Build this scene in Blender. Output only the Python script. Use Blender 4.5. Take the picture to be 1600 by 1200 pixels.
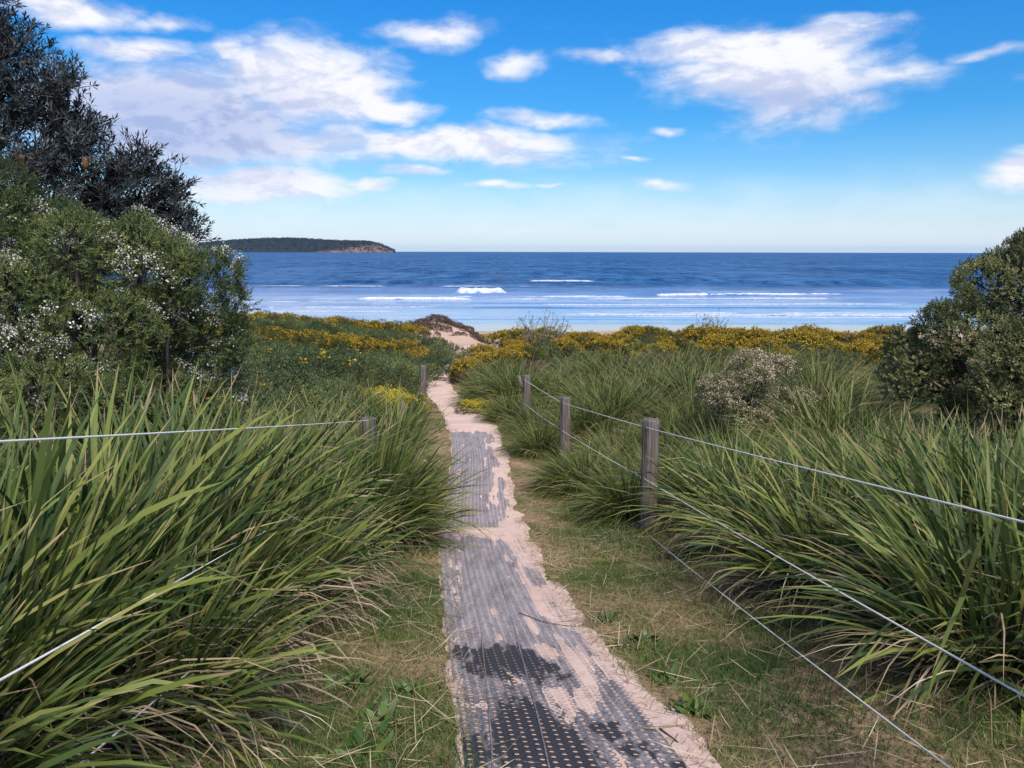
import bpy, math, random
import numpy as np
R = math.radians
rng = np.random.default_rng(7)
random.seed(7)
sc = bpy.context.scene
for o in list(bpy.data.objects):
    bpy.data.objects.remove(o)
col = sc.collection
H = 8.0                      # eye height above the sea
F = 1230.0                   # focal length in photo pixels
PITCH = R(9.55)

# ------------------------------------------------------------------ camera
cd = bpy.data.cameras.new('camera')
cam = bpy.data.objects.new('camera', cd)
col.objects.link(cam)
cd.sensor_width = 36.0
cd.lens = F / 1600 * 36
cd.clip_start = 0.05
cd.clip_end = 200000
cam.location = (0, 0, H)
cam.rotation_mode = 'XYZ'
cam.rotation_euler = (R(90) - PITCH, 0, 0)
cam.rotation_euler.rotate_axis('Z', R(0.13))
sc.camera = cam
sc.render.resolution_x, sc.render.resolution_y = 1024, 768
sc.view_settings.view_transform = 'Standard'
sc.view_settings.look = 'None'
sc.view_settings.gamma = 1
sc.view_settings.use_curve_mapping = False
sc.view_settings.exposure = 0.3
sc.cycles.use_denoising = True
sc.cycles.max_bounces = 6
sc.cycles.diffuse_bounces = 3
sc.cycles.glossy_bounces = 3
sc.cycles.transmission_bounces = 3
sc.cycles.caustics_reflective = False
sc.cycles.caustics_refractive = False

def ray(px, py):
    dx, dy = (px - 800) / F, (600 - py) / F
    c, s = math.cos(PITCH), math.sin(PITCH)
    return np.array([dx, c + dy * s, -s + dy * c])
def at(px, py, Y):
    d = ray(px, py)
    return d * (Y / d[1]) + np.array([0, 0, H])
def azel(px, py):
    d = ray(px, py)
    return math.degrees(math.atan2(d[0], d[1])), math.degrees(math.atan2(d[2], math.hypot(d[0], d[1])))

# ------------------------------------------------------------------ node helper
class NT:
    def __init__(s, tree):
        s.t = tree; s.n = tree.nodes; s.l = tree.links
    def node(s, typ, **kw):
        n = s.n.new(typ)
        ins = kw.pop('ins', {})
        for k, v in kw.items():
            setattr(n, k, v)
        for k, v in ins.items():
            s.set(n.inputs[k], v)
        return n
    def set(s, sock, v):
        if isinstance(v, bpy.types.NodeSocket):
            s.l.new(v, sock)
        else:
            try:
                sock.default_value = v
            except Exception:
                sock.default_value = tuple(v) + (1,)
    def math(s, op, a, b=0.0, c=None, clamp=False):
        n = s.node('ShaderNodeMath', operation=op, use_clamp=clamp)
        s.set(n.inputs[0], a); s.set(n.inputs[1], b)
        if c is not None: s.set(n.inputs[2], c)
        return n.outputs[0]
    def vmath(s, op, a, b=(0, 0, 0)):
        n = s.node('ShaderNodeVectorMath', operation=op)
        s.set(n.inputs[0], a)
        if op == 'SCALE': s.set(n.inputs['Scale'], b)
        elif op != 'LENGTH' and op != 'NORMALIZE': s.set(n.inputs[1], b)
        return n.outputs['Value'] if op == 'LENGTH' else n.outputs[0]
    def mix(s, f, a, b, mode='MIX'):
        n = s.node('ShaderNodeMix', data_type='RGBA', blend_type=mode)
        s.set(n.inputs[0], f)
        s.set(n.inputs[6], a if isinstance(a, bpy.types.NodeSocket) else tuple(a) + (1,))
        s.set(n.inputs[7], b if isinstance(b, bpy.types.NodeSocket) else tuple(b) + (1,))
        return n.outputs[2]
    def rng(s, v, a, b, c=0.0, d=1.0, smooth=True):
        n = s.node('ShaderNodeMapRange', interpolation_type='SMOOTHSTEP' if smooth else 'LINEAR')
        for i, x in enumerate((v, a, b, c, d)):
            s.set(n.inputs[i], x)
        return n.outputs[0]
    def noise(s, vec, scale, detail=4, rough=0.55, dist=0.0, out=0, lac=2.0):
        n = s.node('ShaderNodeTexNoise', ins={'Scale': scale, 'Detail': detail, 'Roughness': rough, 'Distortion': dist, 'Lacunarity': lac})
        if vec is not None: s.l.new(vec, n.inputs['Vector'])
        return n.outputs[out]
    def ramp(s, f, stops):
        n = s.node('ShaderNodeValToRGB')
        e = n.color_ramp.elements
        while len(e) < len(stops): e.new(0.5)
        for k, (p, c) in zip(e, stops):
            k.position = p; k.color = tuple(c) + (1,)
        s.set(n.inputs[0], f)
        return n.outputs[0]
    def sep(s, v):
        n = s.node('ShaderNodeSeparateXYZ'); s.l.new(v, n.inputs[0]); return n.outputs
    def comb(s, x=0.0, y=0.0, z=0.0):
        n = s.node('ShaderNodeCombineXYZ')
        for i, v in enumerate((x, y, z)): s.set(n.inputs[i], v)
        return n.outputs[0]

# ------------------------------------------------------------------ sky
SUN_AZ, SUN_EL = 163.0, 50.0         # clockwise from +Y (the sea); behind the viewer to the right
w = bpy.data.worlds.new('World')
sc.world = w
w.use_nodes = True
w.node_tree.nodes.clear()
n = NT(w.node_tree)
tc = n.node('ShaderNodeTexCoord').outputs['Generated']
sky = n.node('ShaderNodeTexSky', sky_type='NISHITA', sun_disc=False, sun_elevation=R(SUN_EL), sun_rotation=R(SUN_AZ),
             altitude=0, air_density=1.0, dust_density=0.4, ozone_density=2.0)
x, y, z = n.sep(tc)[:3]
el = n.math('MULTIPLY', n.math('ARCSINE', z), 57.2958)
az = n.math('MULTIPLY', n.math('ARCTAN2', x, y), 57.2958)
elp = n.math('MAXIMUM', el, 0.0)
P = n.comb(az, elp, 0)
tint = n.ramp(n.math('DIVIDE', elp, 60.0, clamp=True),
              [(0.0, (0.86, 1.0, 1.25)), (0.07, (0.70, 1.06, 1.42)), (0.15, (0.27, .90, 1.42)), (0.30, (0.115, .90, 1.65)), (1.0, (0.25, .88, 1.6))])
blue = n.mix(1.0, sky.outputs[0], tint, 'MULTIPLY')
# cloud layout: centre and half-size in photo pixels turned into azimuth / elevation, weight
CL = [(485, 125, 190, 90, 1.35), (352, 88, 34, 34, .9), (615, 172, 90, 24, 1.1), (560, 150, 110, 50, 1.0), (270, 185, 280, 105, 1.5), (150, 180, 140, 95, 1.1), (420, 225, 260, 55, 1.05),
      (700, 224, 290, 34, 1.05), (800, 245, 170, 26, .6), (390, 288, 210, 36, 1.2), (575, 291, 48, 12, .9), (640, 270, 80, 13, .7),
      (775, 291, 70, 11, .8), (862, 290, 36, 6, .7), (120, 12, 140, 36, 1.1), (255, 36, 80, 22, .75), (220, 78, 110, 26, .85), (325, 250, 180, 20, .7),
      (700, 52, 130, 30, .72), (800, 99, 66, 26, .72), (850, 187, 110, 19, .74), (1180, 70, 270, 48, 1.15), (1215, 110, 230, 90, 1.15),
      (1215, 165, 160, 70, .8), (1340, 160, 70, 28, .6), (1385, 112, 160, 28, .64), (1540, 84, 90, 16, .58), (935, 88, 90, 17, .6),
      (1590, 262, 105, 40, 1.0), (1025, 288, 56, 12, .62), (782, 359, 60, 7, .6), (980, 246, 40, 6, .5), (1047, 201, 26, 9, .5), (1650, 120, 60, 20, .6)]
wv = n.noise(n.vmath('MULTIPLY', P, (0.16, 0.26, 1)), 1.0, 3, .6, out=1)
wob = n.vmath('MULTIPLY', n.vmath('SUBTRACT', wv, (.5, .5, .5)), (5.5, 2.2, 0))
PW = n.vmath('ADD', P, wob)
acc = None; hgt = None
for (cx, cy, rx, ry, wt) in CL:
    a0, e0 = azel(cx, cy); a1, _ = azel(cx + rx, cy); _, e1 = azel(cx, cy - ry)
    d = n.vmath('LENGTH', n.vmath('MULTIPLY', n.vmath('SUBTRACT', PW, (a0, e0, 0)), (1 / (a1 - a0), 1 / (e1 - e0), 0)))
    m = n.math('MULTIPLY_ADD', d, -wt * 1.15, wt * 1.15)
    acc = m if acc is None else n.math('MAXIMUM', acc, m)
# scattered cloud of the same kind beyond the frame
gen = n.math('SUBTRACT', n.noise(n.vmath('MULTIPLY', P, (0.045, 0.11, 1)), 1.0, 2, .5), .46)
side = n.rng(n.math('ABSOLUTE', az), 36, 46)
top = n.rng(el, 24, 32)
gen = n.math('MULTIPLY', n.math('MULTIPLY', gen, 3.0), n.math('MAXIMUM', side, top))
gen = n.math('SUBTRACT', gen, n.math('SUBTRACT', 1.0, n.math('MAXIMUM', side, top)))
acc = n.math('MAXIMUM', acc, gen)
Q = n.vmath('MULTIPLY', P, (0.13, 0.30, 1))
f1 = n.noise(Q, 1.3, 9, .60, .25)
f2 = n.noise(n.vmath('ADD', Q, (0.08, 0.2, 0)), 1.3, 5, .60, .25)
dens = n.math('ADD', acc, n.math('MULTIPLY', n.math('SUBTRACT', f1, .50), 1.5))
cov = n.rng(dens, -.04, .86)
lit = n.rng(n.math('SUBTRACT', f1, f2), -.09, .07)
# the long low cloud at the left is grey-lavender, the puffs beside it white
a0, e0 = azel(250, 200)
gd = n.vmath('LENGTH', n.vmath('MULTIPLY', n.vmath('SUBTRACT', PW, (a0, e0, 0)), (1 / 15.0, 1 / 5.0, 0)))
grey = n.rng(gd, 1.05, .25)
a0, e0 = azel(1230, 180)
gd2 = n.vmath('LENGTH', n.vmath('MULTIPLY', n.vmath('SUBTRACT', PW, (a0, e0, 0)), (1 / 9.0, 1 / 3.6, 0)))
grey2 = n.math('MULTIPLY', n.rng(gd2, 1.0, .2), .55)
grey = n.math('MAXIMUM', grey, grey2)
wht = n.mix(lit, (7.2, 7.6, 9.3), (9.9, 9.9, 10.3))
gry = n.mix(lit, (4.4, 5.0, 7.6), (6.3, 6.6, 8.8))
ccol = n.mix(grey, wht, gry)
cov = n.math('MULTIPLY', cov, n.mix(grey, (.97, .97, .97), (.86, .86, .86)))
skyc = n.mix(cov, blue, ccol)
hz = n.rng(n.math('ADD', el, n.math('MULTIPLY', n.math('SUBTRACT', f1, .5), 4.0)), 6.0, 0.6)
skyc = n.mix(n.math('MULTIPLY', hz, .62), skyc, (8.9, 10.0, 11.0))
bg = n.node('ShaderNodeBackground', ins={'Color': skyc, 'Strength': 0.082})
n.l.new(bg.outputs[0], n.node('ShaderNodeOutputWorld').inputs[0])

# ------------------------------------------------------------------ sun (veiled by cloud here, so broad and soft)
sd = bpy.data.lights.new('sun', 'SUN')
sd.energy = 4.7
sd.angle = R(16)
sd.color = (1.0, .93, .84)
sun = bpy.data.objects.new('sun', sd)
col.objects.link(sun)
sv = np.array([math.sin(R(SUN_AZ)) * math.cos(R(SUN_EL)), math.cos(R(SUN_AZ)) * math.cos(R(SUN_EL)), math.sin(R(SUN_EL))])
from mathutils import Vector, Matrix, Euler
sun.rotation_euler = Vector(sv).to_track_quat('Z', 'Y').to_euler()

# ------------------------------------------------------------------ numeric helpers
def hash2(i, j, s):
    v = np.sin(i * 127.1 + j * 311.7 + s * 74.7) * 43758.5453
    return v - np.floor(v)
def vnoise(x, y, s=0):
    x = np.asarray(x, float); y = np.asarray(y, float)
    i, j = np.floor(x), np.floor(y)
    fx, fy = x - i, y - j
    fx = fx * fx * (3 - 2 * fx); fy = fy * fy * (3 - 2 * fy)
    a = hash2(i, j, s) * (1 - fx) + hash2(i + 1, j, s) * fx
    b = hash2(i, j + 1, s) * (1 - fx) + hash2(i + 1, j + 1, s) * fx
    return a * (1 - fy) + b * fy
def fbm(x, y, s=0, o=4):
    t, a, tot = 0, .5, 0
    for k in range(o):
        t = t + a * vnoise(np.asarray(x) * 2 ** k, np.asarray(y) * 2 ** k, s + k); tot += a; a *= .5
    return t / tot
def sstep(a, b, x):
    t = np.clip((np.asarray(x, float) - a) / (b - a), 0, 1)
    return t * t * (3 - 2 * t)
def smooth_interp(xs, ys):
    xs, ys = np.array(xs, float), np.array(ys, float)
    m = np.gradient(ys, xs)
    def f(x):
        x = np.asarray(x, float)
        k = np.clip(np.searchsorted(xs, x) - 1, 0, len(xs) - 2)
        h = xs[k + 1] - xs[k]; t = np.clip((x - xs[k]) / h, 0, 1)
        return ys[k] * (2 * t**3 - 3 * t**2 + 1) + m[k] * h * (t**3 - 2 * t**2 + t) + ys[k + 1] * (-2 * t**3 + 3 * t**2) + m[k + 1] * h * (t**3 - t**2)
    return f
drop = smooth_interp([-80, -20, -5, 0, 2.63, 5, 8.4, 12, 15.4, 20, 28, 34, 40, 46, 55, 64, 72, 82, 92, 140],
                     [-2, 0, .7, 1.38, 1.885, 2.40, 3.02, 3.32, 3.52, 3.93, 4.47, 4.75, 5.0, 5.4, 6.5, 7.15, 7.45, 7.84, 8.12, 10])
pathx = smooth_interp([-10, 0, 2.63, 4.6, 8.4, 13.3, 15.4, 19.6, 24, 28, 34, 40, 46, 55, 70, 90],
                      [.6, .45, .25, .01, -.37, -.62, -.82, -1.42, -2.25, -2.65, -2.72, -2.75, -2.45, -1.6, -.5, 0])
def mound(x, y):
    return np.exp(-(((x + 4.1) / 1.9) ** 2) ** 2 - (((y - 50) / 3.6) ** 2) ** 1.5) * 1.05
def ground_z(x, y, corridor=True):
    x = np.asarray(x, float); y = np.asarray(y, float)
    z = H - drop(y)
    u = x - pathx(y)
    fade = 1 - sstep(46, 60, y)
    z = z + fade * .16 * sstep(.8, 2.6, np.abs(u))
    z = z + fade * .5 * sstep(2.5, 9, -u) + fade * .30 * sstep(3, 9, u)
    z = z + fade * (sstep(24, 33, y) * .38) * sstep(1.0, 3.0, np.abs(u))
    z = z + fade * .10 * (fbm(x * .7, y * .7, 3) - .5) * sstep(.6, 1.5, np.abs(u))
    z = z + .025 * (fbm(x * 3, y * 3, 9) - .5)
    z = z + mound(x, y) * 1.0
    if corridor:
        z = z - .022 * (1 - sstep(.36, .50, np.abs(u))) * (1 - sstep(54, 58, y))
    return z
def gz(x, y):
    return float(ground_z(x, y))

def mesh_obj(name, V, Q=None, T=None, mat=None, parent=None, var=None, smooth=True, mats=None, midx=None):
    V = np.asarray(V, np.float32).reshape(-1, 3)
    me = bpy.data.meshes.new(name)
    nq = 0 if Q is None else len(Q); nt = 0 if T is None else len(T)
    me.vertices.add(len(V)); me.vertices.foreach_set('co', V.ravel())
    idx = []
    if nq: idx.append(np.asarray(Q, np.int32).ravel())
    if nt: idx.append(np.asarray(T, np.int32).ravel())
    idx = np.concatenate(idx)
    me.loops.add(len(idx)); me.loops.foreach_set('vertex_index', idx)
    me.polygons.add(nq + nt)
    st = np.concatenate([np.arange(nq) * 4, nq * 4 + np.arange(nt) * 3]).astype(np.int32)
    me.polygons.foreach_set('loop_start', st)
    if smooth: me.polygons.foreach_set('use_smooth', np.ones(nq + nt, bool))
    for m in (mats or ([mat] if mat else [])): me.materials.append(m)
    if midx is not None: me.polygons.foreach_set('material_index', np.asarray(midx, np.int32))
    me.update(calc_edges=True)
    if var is not None:
        a = me.attributes.new('var', 'FLOAT_COLOR', 'POINT')
        c = np.ones((len(V), 4), np.float32); c[:, :3] = np.asarray(var, np.float32).reshape(-1, 3)
        a.data.foreach_set('color', c.ravel())
    o = bpy.data.objects.new(name, me)
    col.objects.link(o)
    if parent is not None: o.parent = parent
    TRI[0] += 2 * nq + nt
    return o
TRI = [0]
def empty(name, label, cat, loc=(0, 0, 0), group=None):
    o = bpy.data.objects.new(name, None)
    o.empty_display_size = .1
    col.objects.link(o); o.location = loc
    o['label'] = label; o['category'] = cat
    if group: o['group'] = group
    return o
def tag(o, label, cat, group=None):
    o['label'] = label; o['category'] = cat
    if group: o['group'] = group
    return o
def kind(o, k):
    o['kind'] = k; return o
def grid_quads(nu, nv):
    i = np.arange(nu - 1)[:, None] * nv + np.arange(nv - 1)[None]
    i = i.ravel()
    return np.stack([i, i + nv, i + nv + 1, i + 1], 1)
def nrm(a):
    return a / np.maximum(np.linalg.norm(a, axis=-1, keepdims=True), 1e-9)
def join(parts):
    Vs, Qs, Cs, o = [], [], [], 0
    for V, Q, C in parts:
        V = V.reshape(-1, 3); Vs.append(V); Qs.append(Q + o); o += len(V)
        Cs.append(np.zeros((len(V), 3)) if C is None else C.reshape(-1, 3))
    return np.concatenate(Vs), np.concatenate(Qs), np.concatenate(Cs)
def tube(pts, rad, sides=6, cap=True):
    pts = np.asarray(pts, float); k = len(pts)
    rad = np.broadcast_to(np.asarray(rad, float), (k,))
    t = nrm(np.gradient(pts, axis=0))
    ref = np.where(np.abs(t[:, 2:3]) > .9, np.array([[1., 0, 0]]), np.array([[0, 0, 1.]]))
    a = nrm(np.cross(t, ref)); b = np.cross(t, a)
    an = np.arange(sides) * 2 * np.pi / sides
    V = pts[:, None] + rad[:, None, None] * (a[:, None] * np.cos(an)[None, :, None] + b[:, None] * np.sin(an)[None, :, None])
    i = np.arange(k - 1)[:, None] * sides + np.arange(sides)[None]
    j = np.arange(k - 1)[:, None] * sides + (np.arange(sides)[None] + 1) % sides
    Q = np.stack([i, j, j + sides, i + sides], -1).reshape(-1, 4)
    return V.reshape(-1, 3), Q, None

# ------------------------------------------------------------------ materials
def new_mat(name):
    m = bpy.data.materials.new(name); m.use_nodes = True
    m.node_tree.nodes.clear()
    return m, NT(m.node_tree)
def finish(n, base, rough=.6, spec=.5, bump=None, bstr=.3, bdist=.01, trans=0.0, normal=None, metal=0.0, ior=None):
    p = n.node('ShaderNodeBsdfPrincipled', ins={'Base Color': base, 'Roughness': rough, 'Specular IOR Level': spec, 'Metallic': metal})
    if ior: p.inputs['IOR'].default_value = ior
    if bump is not None:
        b = n.node('ShaderNodeBump', ins={'Height': bump, 'Strength': bstr, 'Distance': bdist})
        n.l.new(b.outputs[0], p.inputs['Normal'])
    if normal is not None: n.l.new(normal, p.inputs['Normal'])
    out = n.node('ShaderNodeOutputMaterial')
    if trans:
        t = n.node('ShaderNodeBsdfTranslucent', ins={'Color': base})
        mx = n.node('ShaderNodeMixShader', ins={0: trans})
        n.l.new(p.outputs[0], mx.inputs[1]); n.l.new(t.outputs[0], mx.inputs[2])
        n.l.new(mx.outputs[0], out.inputs[0])
    else:
        n.l.new(p.outputs[0], out.inputs[0])
def wpos(n):
    return n.node('ShaderNodeNewGeometry').outputs['Position']
def var_attr(n):
    return n.sep(n.node('ShaderNodeAttribute', attribute_name='var').outputs['Color'])
def leaf_mat(name, stops, tip=None, rough=.58, trans=.28, spec=.28, tip_from=.86, base_col=None):
    # var.x picks the leaf's own colour, var.y runs from leaf base to tip, var.z says whether the tip is withered
    m, n = new_mat(name)
    v = var_attr(n)
    oi = n.node('ShaderNodeObjectInfo').outputs['Random']
    f = n.math('ADD', v[0], n.math('MULTIPLY', n.math('SUBTRACT', oi, .5), .18), clamp=True)
    c = n.ramp(f, stops)
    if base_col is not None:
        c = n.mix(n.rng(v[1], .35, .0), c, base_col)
    if tip is not None:
        k = n.math('MULTIPLY', n.rng(v[1], tip_from, .97), n.rng(v[2], .45, .6))
        c = n.mix(k, c, tip)
    finish(n, c, rough, spec, trans=trans)
    return m
M = {}
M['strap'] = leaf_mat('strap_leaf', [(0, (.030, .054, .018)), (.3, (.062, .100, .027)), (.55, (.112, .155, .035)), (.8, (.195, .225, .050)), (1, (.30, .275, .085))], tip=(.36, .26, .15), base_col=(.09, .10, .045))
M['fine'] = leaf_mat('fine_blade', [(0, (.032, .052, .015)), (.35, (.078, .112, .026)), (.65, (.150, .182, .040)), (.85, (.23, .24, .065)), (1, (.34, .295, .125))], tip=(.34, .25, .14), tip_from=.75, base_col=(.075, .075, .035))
M['dead'] = leaf_mat('dead_leaf', [(0, (.11, .078, .045)), (.4, (.24, .18, .105)), (.75, (.36, .285, .18)), (1, (.48, .40, .28))], rough=.75, trans=.1, spec=.2)
M['turf'] = leaf_mat('turf_blade', [(0, (.035, .075, .016)), (.35, (.075, .12, .028)), (.6, (.14, .15, .045)), (.8, (.24, .175, .085)), (1, (.33, .24, .13))], rough=.6, trans=.15, spec=.2)
M['heath'] = leaf_mat('heath_leaf', [(0, (.040, .060, .026)), (.35, (.084, .118, .044)), (.7, (.165, .198, .062)), (1, (.28, .29, .095))], rough=.55, trans=.15)
M['banksia'] = leaf_mat('banksia_leaf', [(0, (.018, .024, .028)), (.5, (.036, .045, .048)), (1, (.075, .088, .082))], rough=.5, trans=.06, spec=.2)
M['grey_leaf'] = leaf_mat('grey_green_leaf', [(0, (.040, .052, .022)), (.3, (.105, .120, .042)), (.7, (.23, .235, .092)), (1, (.38, .36, .17))], rough=.5, trans=.12)
M['yellow_leaf'] = leaf_mat('olive_leaf', [(0, (.045, .055, .018)), (.5, (.085, .095, .024)), (1, (.15, .13, .035))], rough=.55, trans=.15)
M['yellow'] = leaf_mat('yellow_flower', [(0, (.27, .16, .012)), (.5, (.41, .26, .018)), (1, (.52, .37, .035))], rough=.6, trans=.2, spec=.2)
M['bright_yellow'] = leaf_mat('bright_yellow_flower', [(0, (.40, .30, .02)), (.5, (.58, .45, .03)), (1, (.68, .56, .06))], rough=.6, trans=.2, spec=.2)
M['white'] = leaf_mat('white_flower', [(0, (.36, .34, .25)), (.5, (.52, .50, .42)), (1, (.68, .66, .60))], rough=.6, trans=.15, spec=.2)
M['cream'] = leaf_mat('cream_flower', [(0, (.27, .20, .125)), (.5, (.43, .345, .235)), (1, (.60, .51, .38))], rough=.6, trans=.15, spec=.2)
M['brown_leaf'] = leaf_mat('brown_scrub', [(0, (.07, .045, .035)), (.5, (.13, .085, .06)), (1, (.20, .15, .10))], rough=.7, trans=.1, spec=.2)
M['weed'] = leaf_mat('weed_leaf', [(0, (.035, .070, .016)), (.5, (.06, .11, .022)), (1, (.10, .15, .035))], rough=.5, trans=.15)
M['spike'] = leaf_mat('flower_spike', [(0, (.06, .030, .015)), (.5, (.11, .055, .022)), (1, (.16, .09, .04))], rough=.7, trans=0.0)

def bark_mat(name, a, b, scale=30):
    m, n = new_mat(name)
    p = wpos(n)
    f = n.noise(n.vmath('MULTIPLY', p, (1, 1, .25)), scale, 4, .6)
    finish(n, n.mix(n.rng(f, .3, .7), a, b), .8, .2, bump=f, bstr=.5, bdist=.01)
    return m
M['bark'] = bark_mat('twig_bark', (.045, .036, .032), (.12, .10, .09))
M['pale_bark'] = bark_mat('pale_twig_bark', (.12, .10, .085), (.26, .22, .19))

def sand_mat():
    m, n = new_mat('sand')
    p = wpos(n)
    big = n.noise(p, 1.6, 4, .6)
    grain = n.noise(p, 260, 2, .6)
    c = n.mix(n.rng(big, .3, .7), (.50, .345, .285), (.61, .44, .37))
    c = n.mix(n.rng(n.noise(p, 14, 4, .7), .52, .70), c, (.42, .28, .21))
    c = n.mix(n.rng(n.noise(p, 90, 2, .6), .70, .78), c, (.12, .085, .06))
    c = n.mix(n.math('MULTIPLY', n.rng(grain, .35, .75), .35), c, (.70, .55, .47))
    h = n.math('ADD', n.math('MULTIPLY', n.noise(p, 22, 5, .65), 1.0), n.math('MULTIPLY', grain, .12))
    finish(n, c, .9, .1, bump=h, bstr=.45, bdist=.02)
    return m
M['sand'] = sand_mat()
def ground_mat():
    # turf soil beside the path, wind-blown sand on the beach, wet sand at the water's edge
    m, n = new_mat('dune_ground')
    p = wpos(n)
    s = n.sep(p)
    f = n.noise(p, 1.1, 5, .6)
    g = n.noise(p, 7, 5, .7)
    straw = n.mix(n.rng(g, .3, .7), (.16, .098, .058), (.36, .235, .15))
    green = n.mix(n.rng(g, .3, .7), (.055, .075, .020), (.10, .115, .035))
    c = n.mix(n.rng(f, .42, .60), straw, green)
    beach = n.mix(n.rng(n.noise(n.vmath('MULTIPLY', p, (.3, 1, 1)), .5, 4, .6), .3, .7), (.40, .27, .20), (.47, .33, .26))
    yy = n.math('ADD', s[1], n.math('MULTIPLY', n.math('SUBTRACT', f, .5), 3.0))
    c = n.mix(n.rng(yy, 35, 38), c, beach)
    wl = n.math('ADD', s[1], n.math('MULTIPLY', n.noise(n.vmath('MULTIPLY', p, (.05, .1, 0)), 1, 2), 4.0))
    wet = n.rng(wl, 75.5, 78.5)
    c = n.mix(wet, c, (.17, .135, .12))
    rough = n.rng(wet, 0, 1, .9, .07, smooth=False)
    spec = n.rng(wet, 0, 1, .1, .6, smooth=False)
    finish(n, c, rough, spec, bump=n.math('MULTIPLY', n.noise(p, 30, 5, .7), n.math('SUBTRACT', 1.0, wet)), bstr=.5, bdist=.02)
    return m
M['ground'] = ground_mat()
def mat_mat():
    m, n = new_mat('dusty_black_rubber')
    p = wpos(n)
    s = n.sep(p)
    st = n.noise(n.vmath('MULTIPLY', p, (5, 1.0, 1)), 2.2, 5, .65)
    fine = n.noise(p, 75, 4, .75)
    far = n.rng(s[1], 3.3, 4.6)
    d = n.math('ADD', n.math('MULTIPLY', st, .55), n.math('MULTIPLY', fine, .80))
    d = n.math('ADD', d, n.math('MULTIPLY', far, .09))
    dust = n.rng(d, .50, .94, .16, .94)
    dust = n.math('MULTIPLY', dust, n.math('SUBTRACT', 1.0, n.math('MULTIPLY', n.math('ADD', n.rng(var_attr(n)[0], .28, .62), n.math('MULTIPLY', n.math('SUBTRACT', n.noise(p, 45, 3, .7), .5), .0)), .92)))
    c = n.mix(dust, (.018, .018, .021), (.33, .288, .298))
    finish(n, c, .62, .35, bump=fine, bstr=.2, bdist=.004)
    return m
M['rubber'] = mat_mat()
def wood_mat():
    m, n = new_mat('weathered_grey_timber')
    p = n.node('ShaderNodeTexCoord').outputs['Object']
    g = n.noise(n.vmath('MULTIPLY', p, (60, 60, 3)), 1, 6, .65, .4)
    b = n.noise(n.vmath('MULTIPLY', p, (14, 14, 1.2)), 1, 3, .5)
    c = n.mix(n.rng(g, .32, .68), (.050, .041, .036), (.19, .163, .148))
    c = n.mix(n.rng(b, .5, .72), c, (.14, .098, .072))
    c = n.mix(n.rng(n.noise(p, 9, 3), .60, .75), c, (.10, .105, .075))
    finish(n, c, .85, .15, bump=g, bstr=.7, bdist=.012)
    return m
M['wood'] = wood_mat()
def plain(name, c, rough=.5, spec=.4, metal=0.0):
    m, n = new_mat(name)
    f = n.noise(wpos(n), 60, 3, .6)
    finish(n, n.mix(n.rng(f, .3, .7), tuple(.85 * k for k in c), c), rough, spec, metal=metal)
    return m
M['wire'] = plain('white_coated_wire', (.80, .77, .70), .4, .4)
M['staple'] = plain('galvanised_staple', (.35, .35, .37), .4, .5, .8)
def foam_mat():
    m, n = new_mat('sea_foam')
    f = n.noise(wpos(n), 2.5, 5, .7)
    finish(n, n.mix(n.rng(f, .3, .65), (.34, .38, .48), (.66, .68, .74)), .8, .2, bump=f, bstr=.6, bdist=.3)
    return m
M['foam'] = foam_mat()
def thin_foam_mat():
    m, n = new_mat('thin_sea_foam')
    f = n.noise(n.vmath('MULTIPLY', wpos(n), (1, 2, 1)), 1.6, 5, .75)
    finish(n, n.mix(n.rng(f, .35, .65), (.28, .33, .44), (.54, .57, .64)), .7, .2, bump=f, bstr=.6, bdist=.2)
    return m
M['thin_foam'] = thin_foam_mat()
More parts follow.
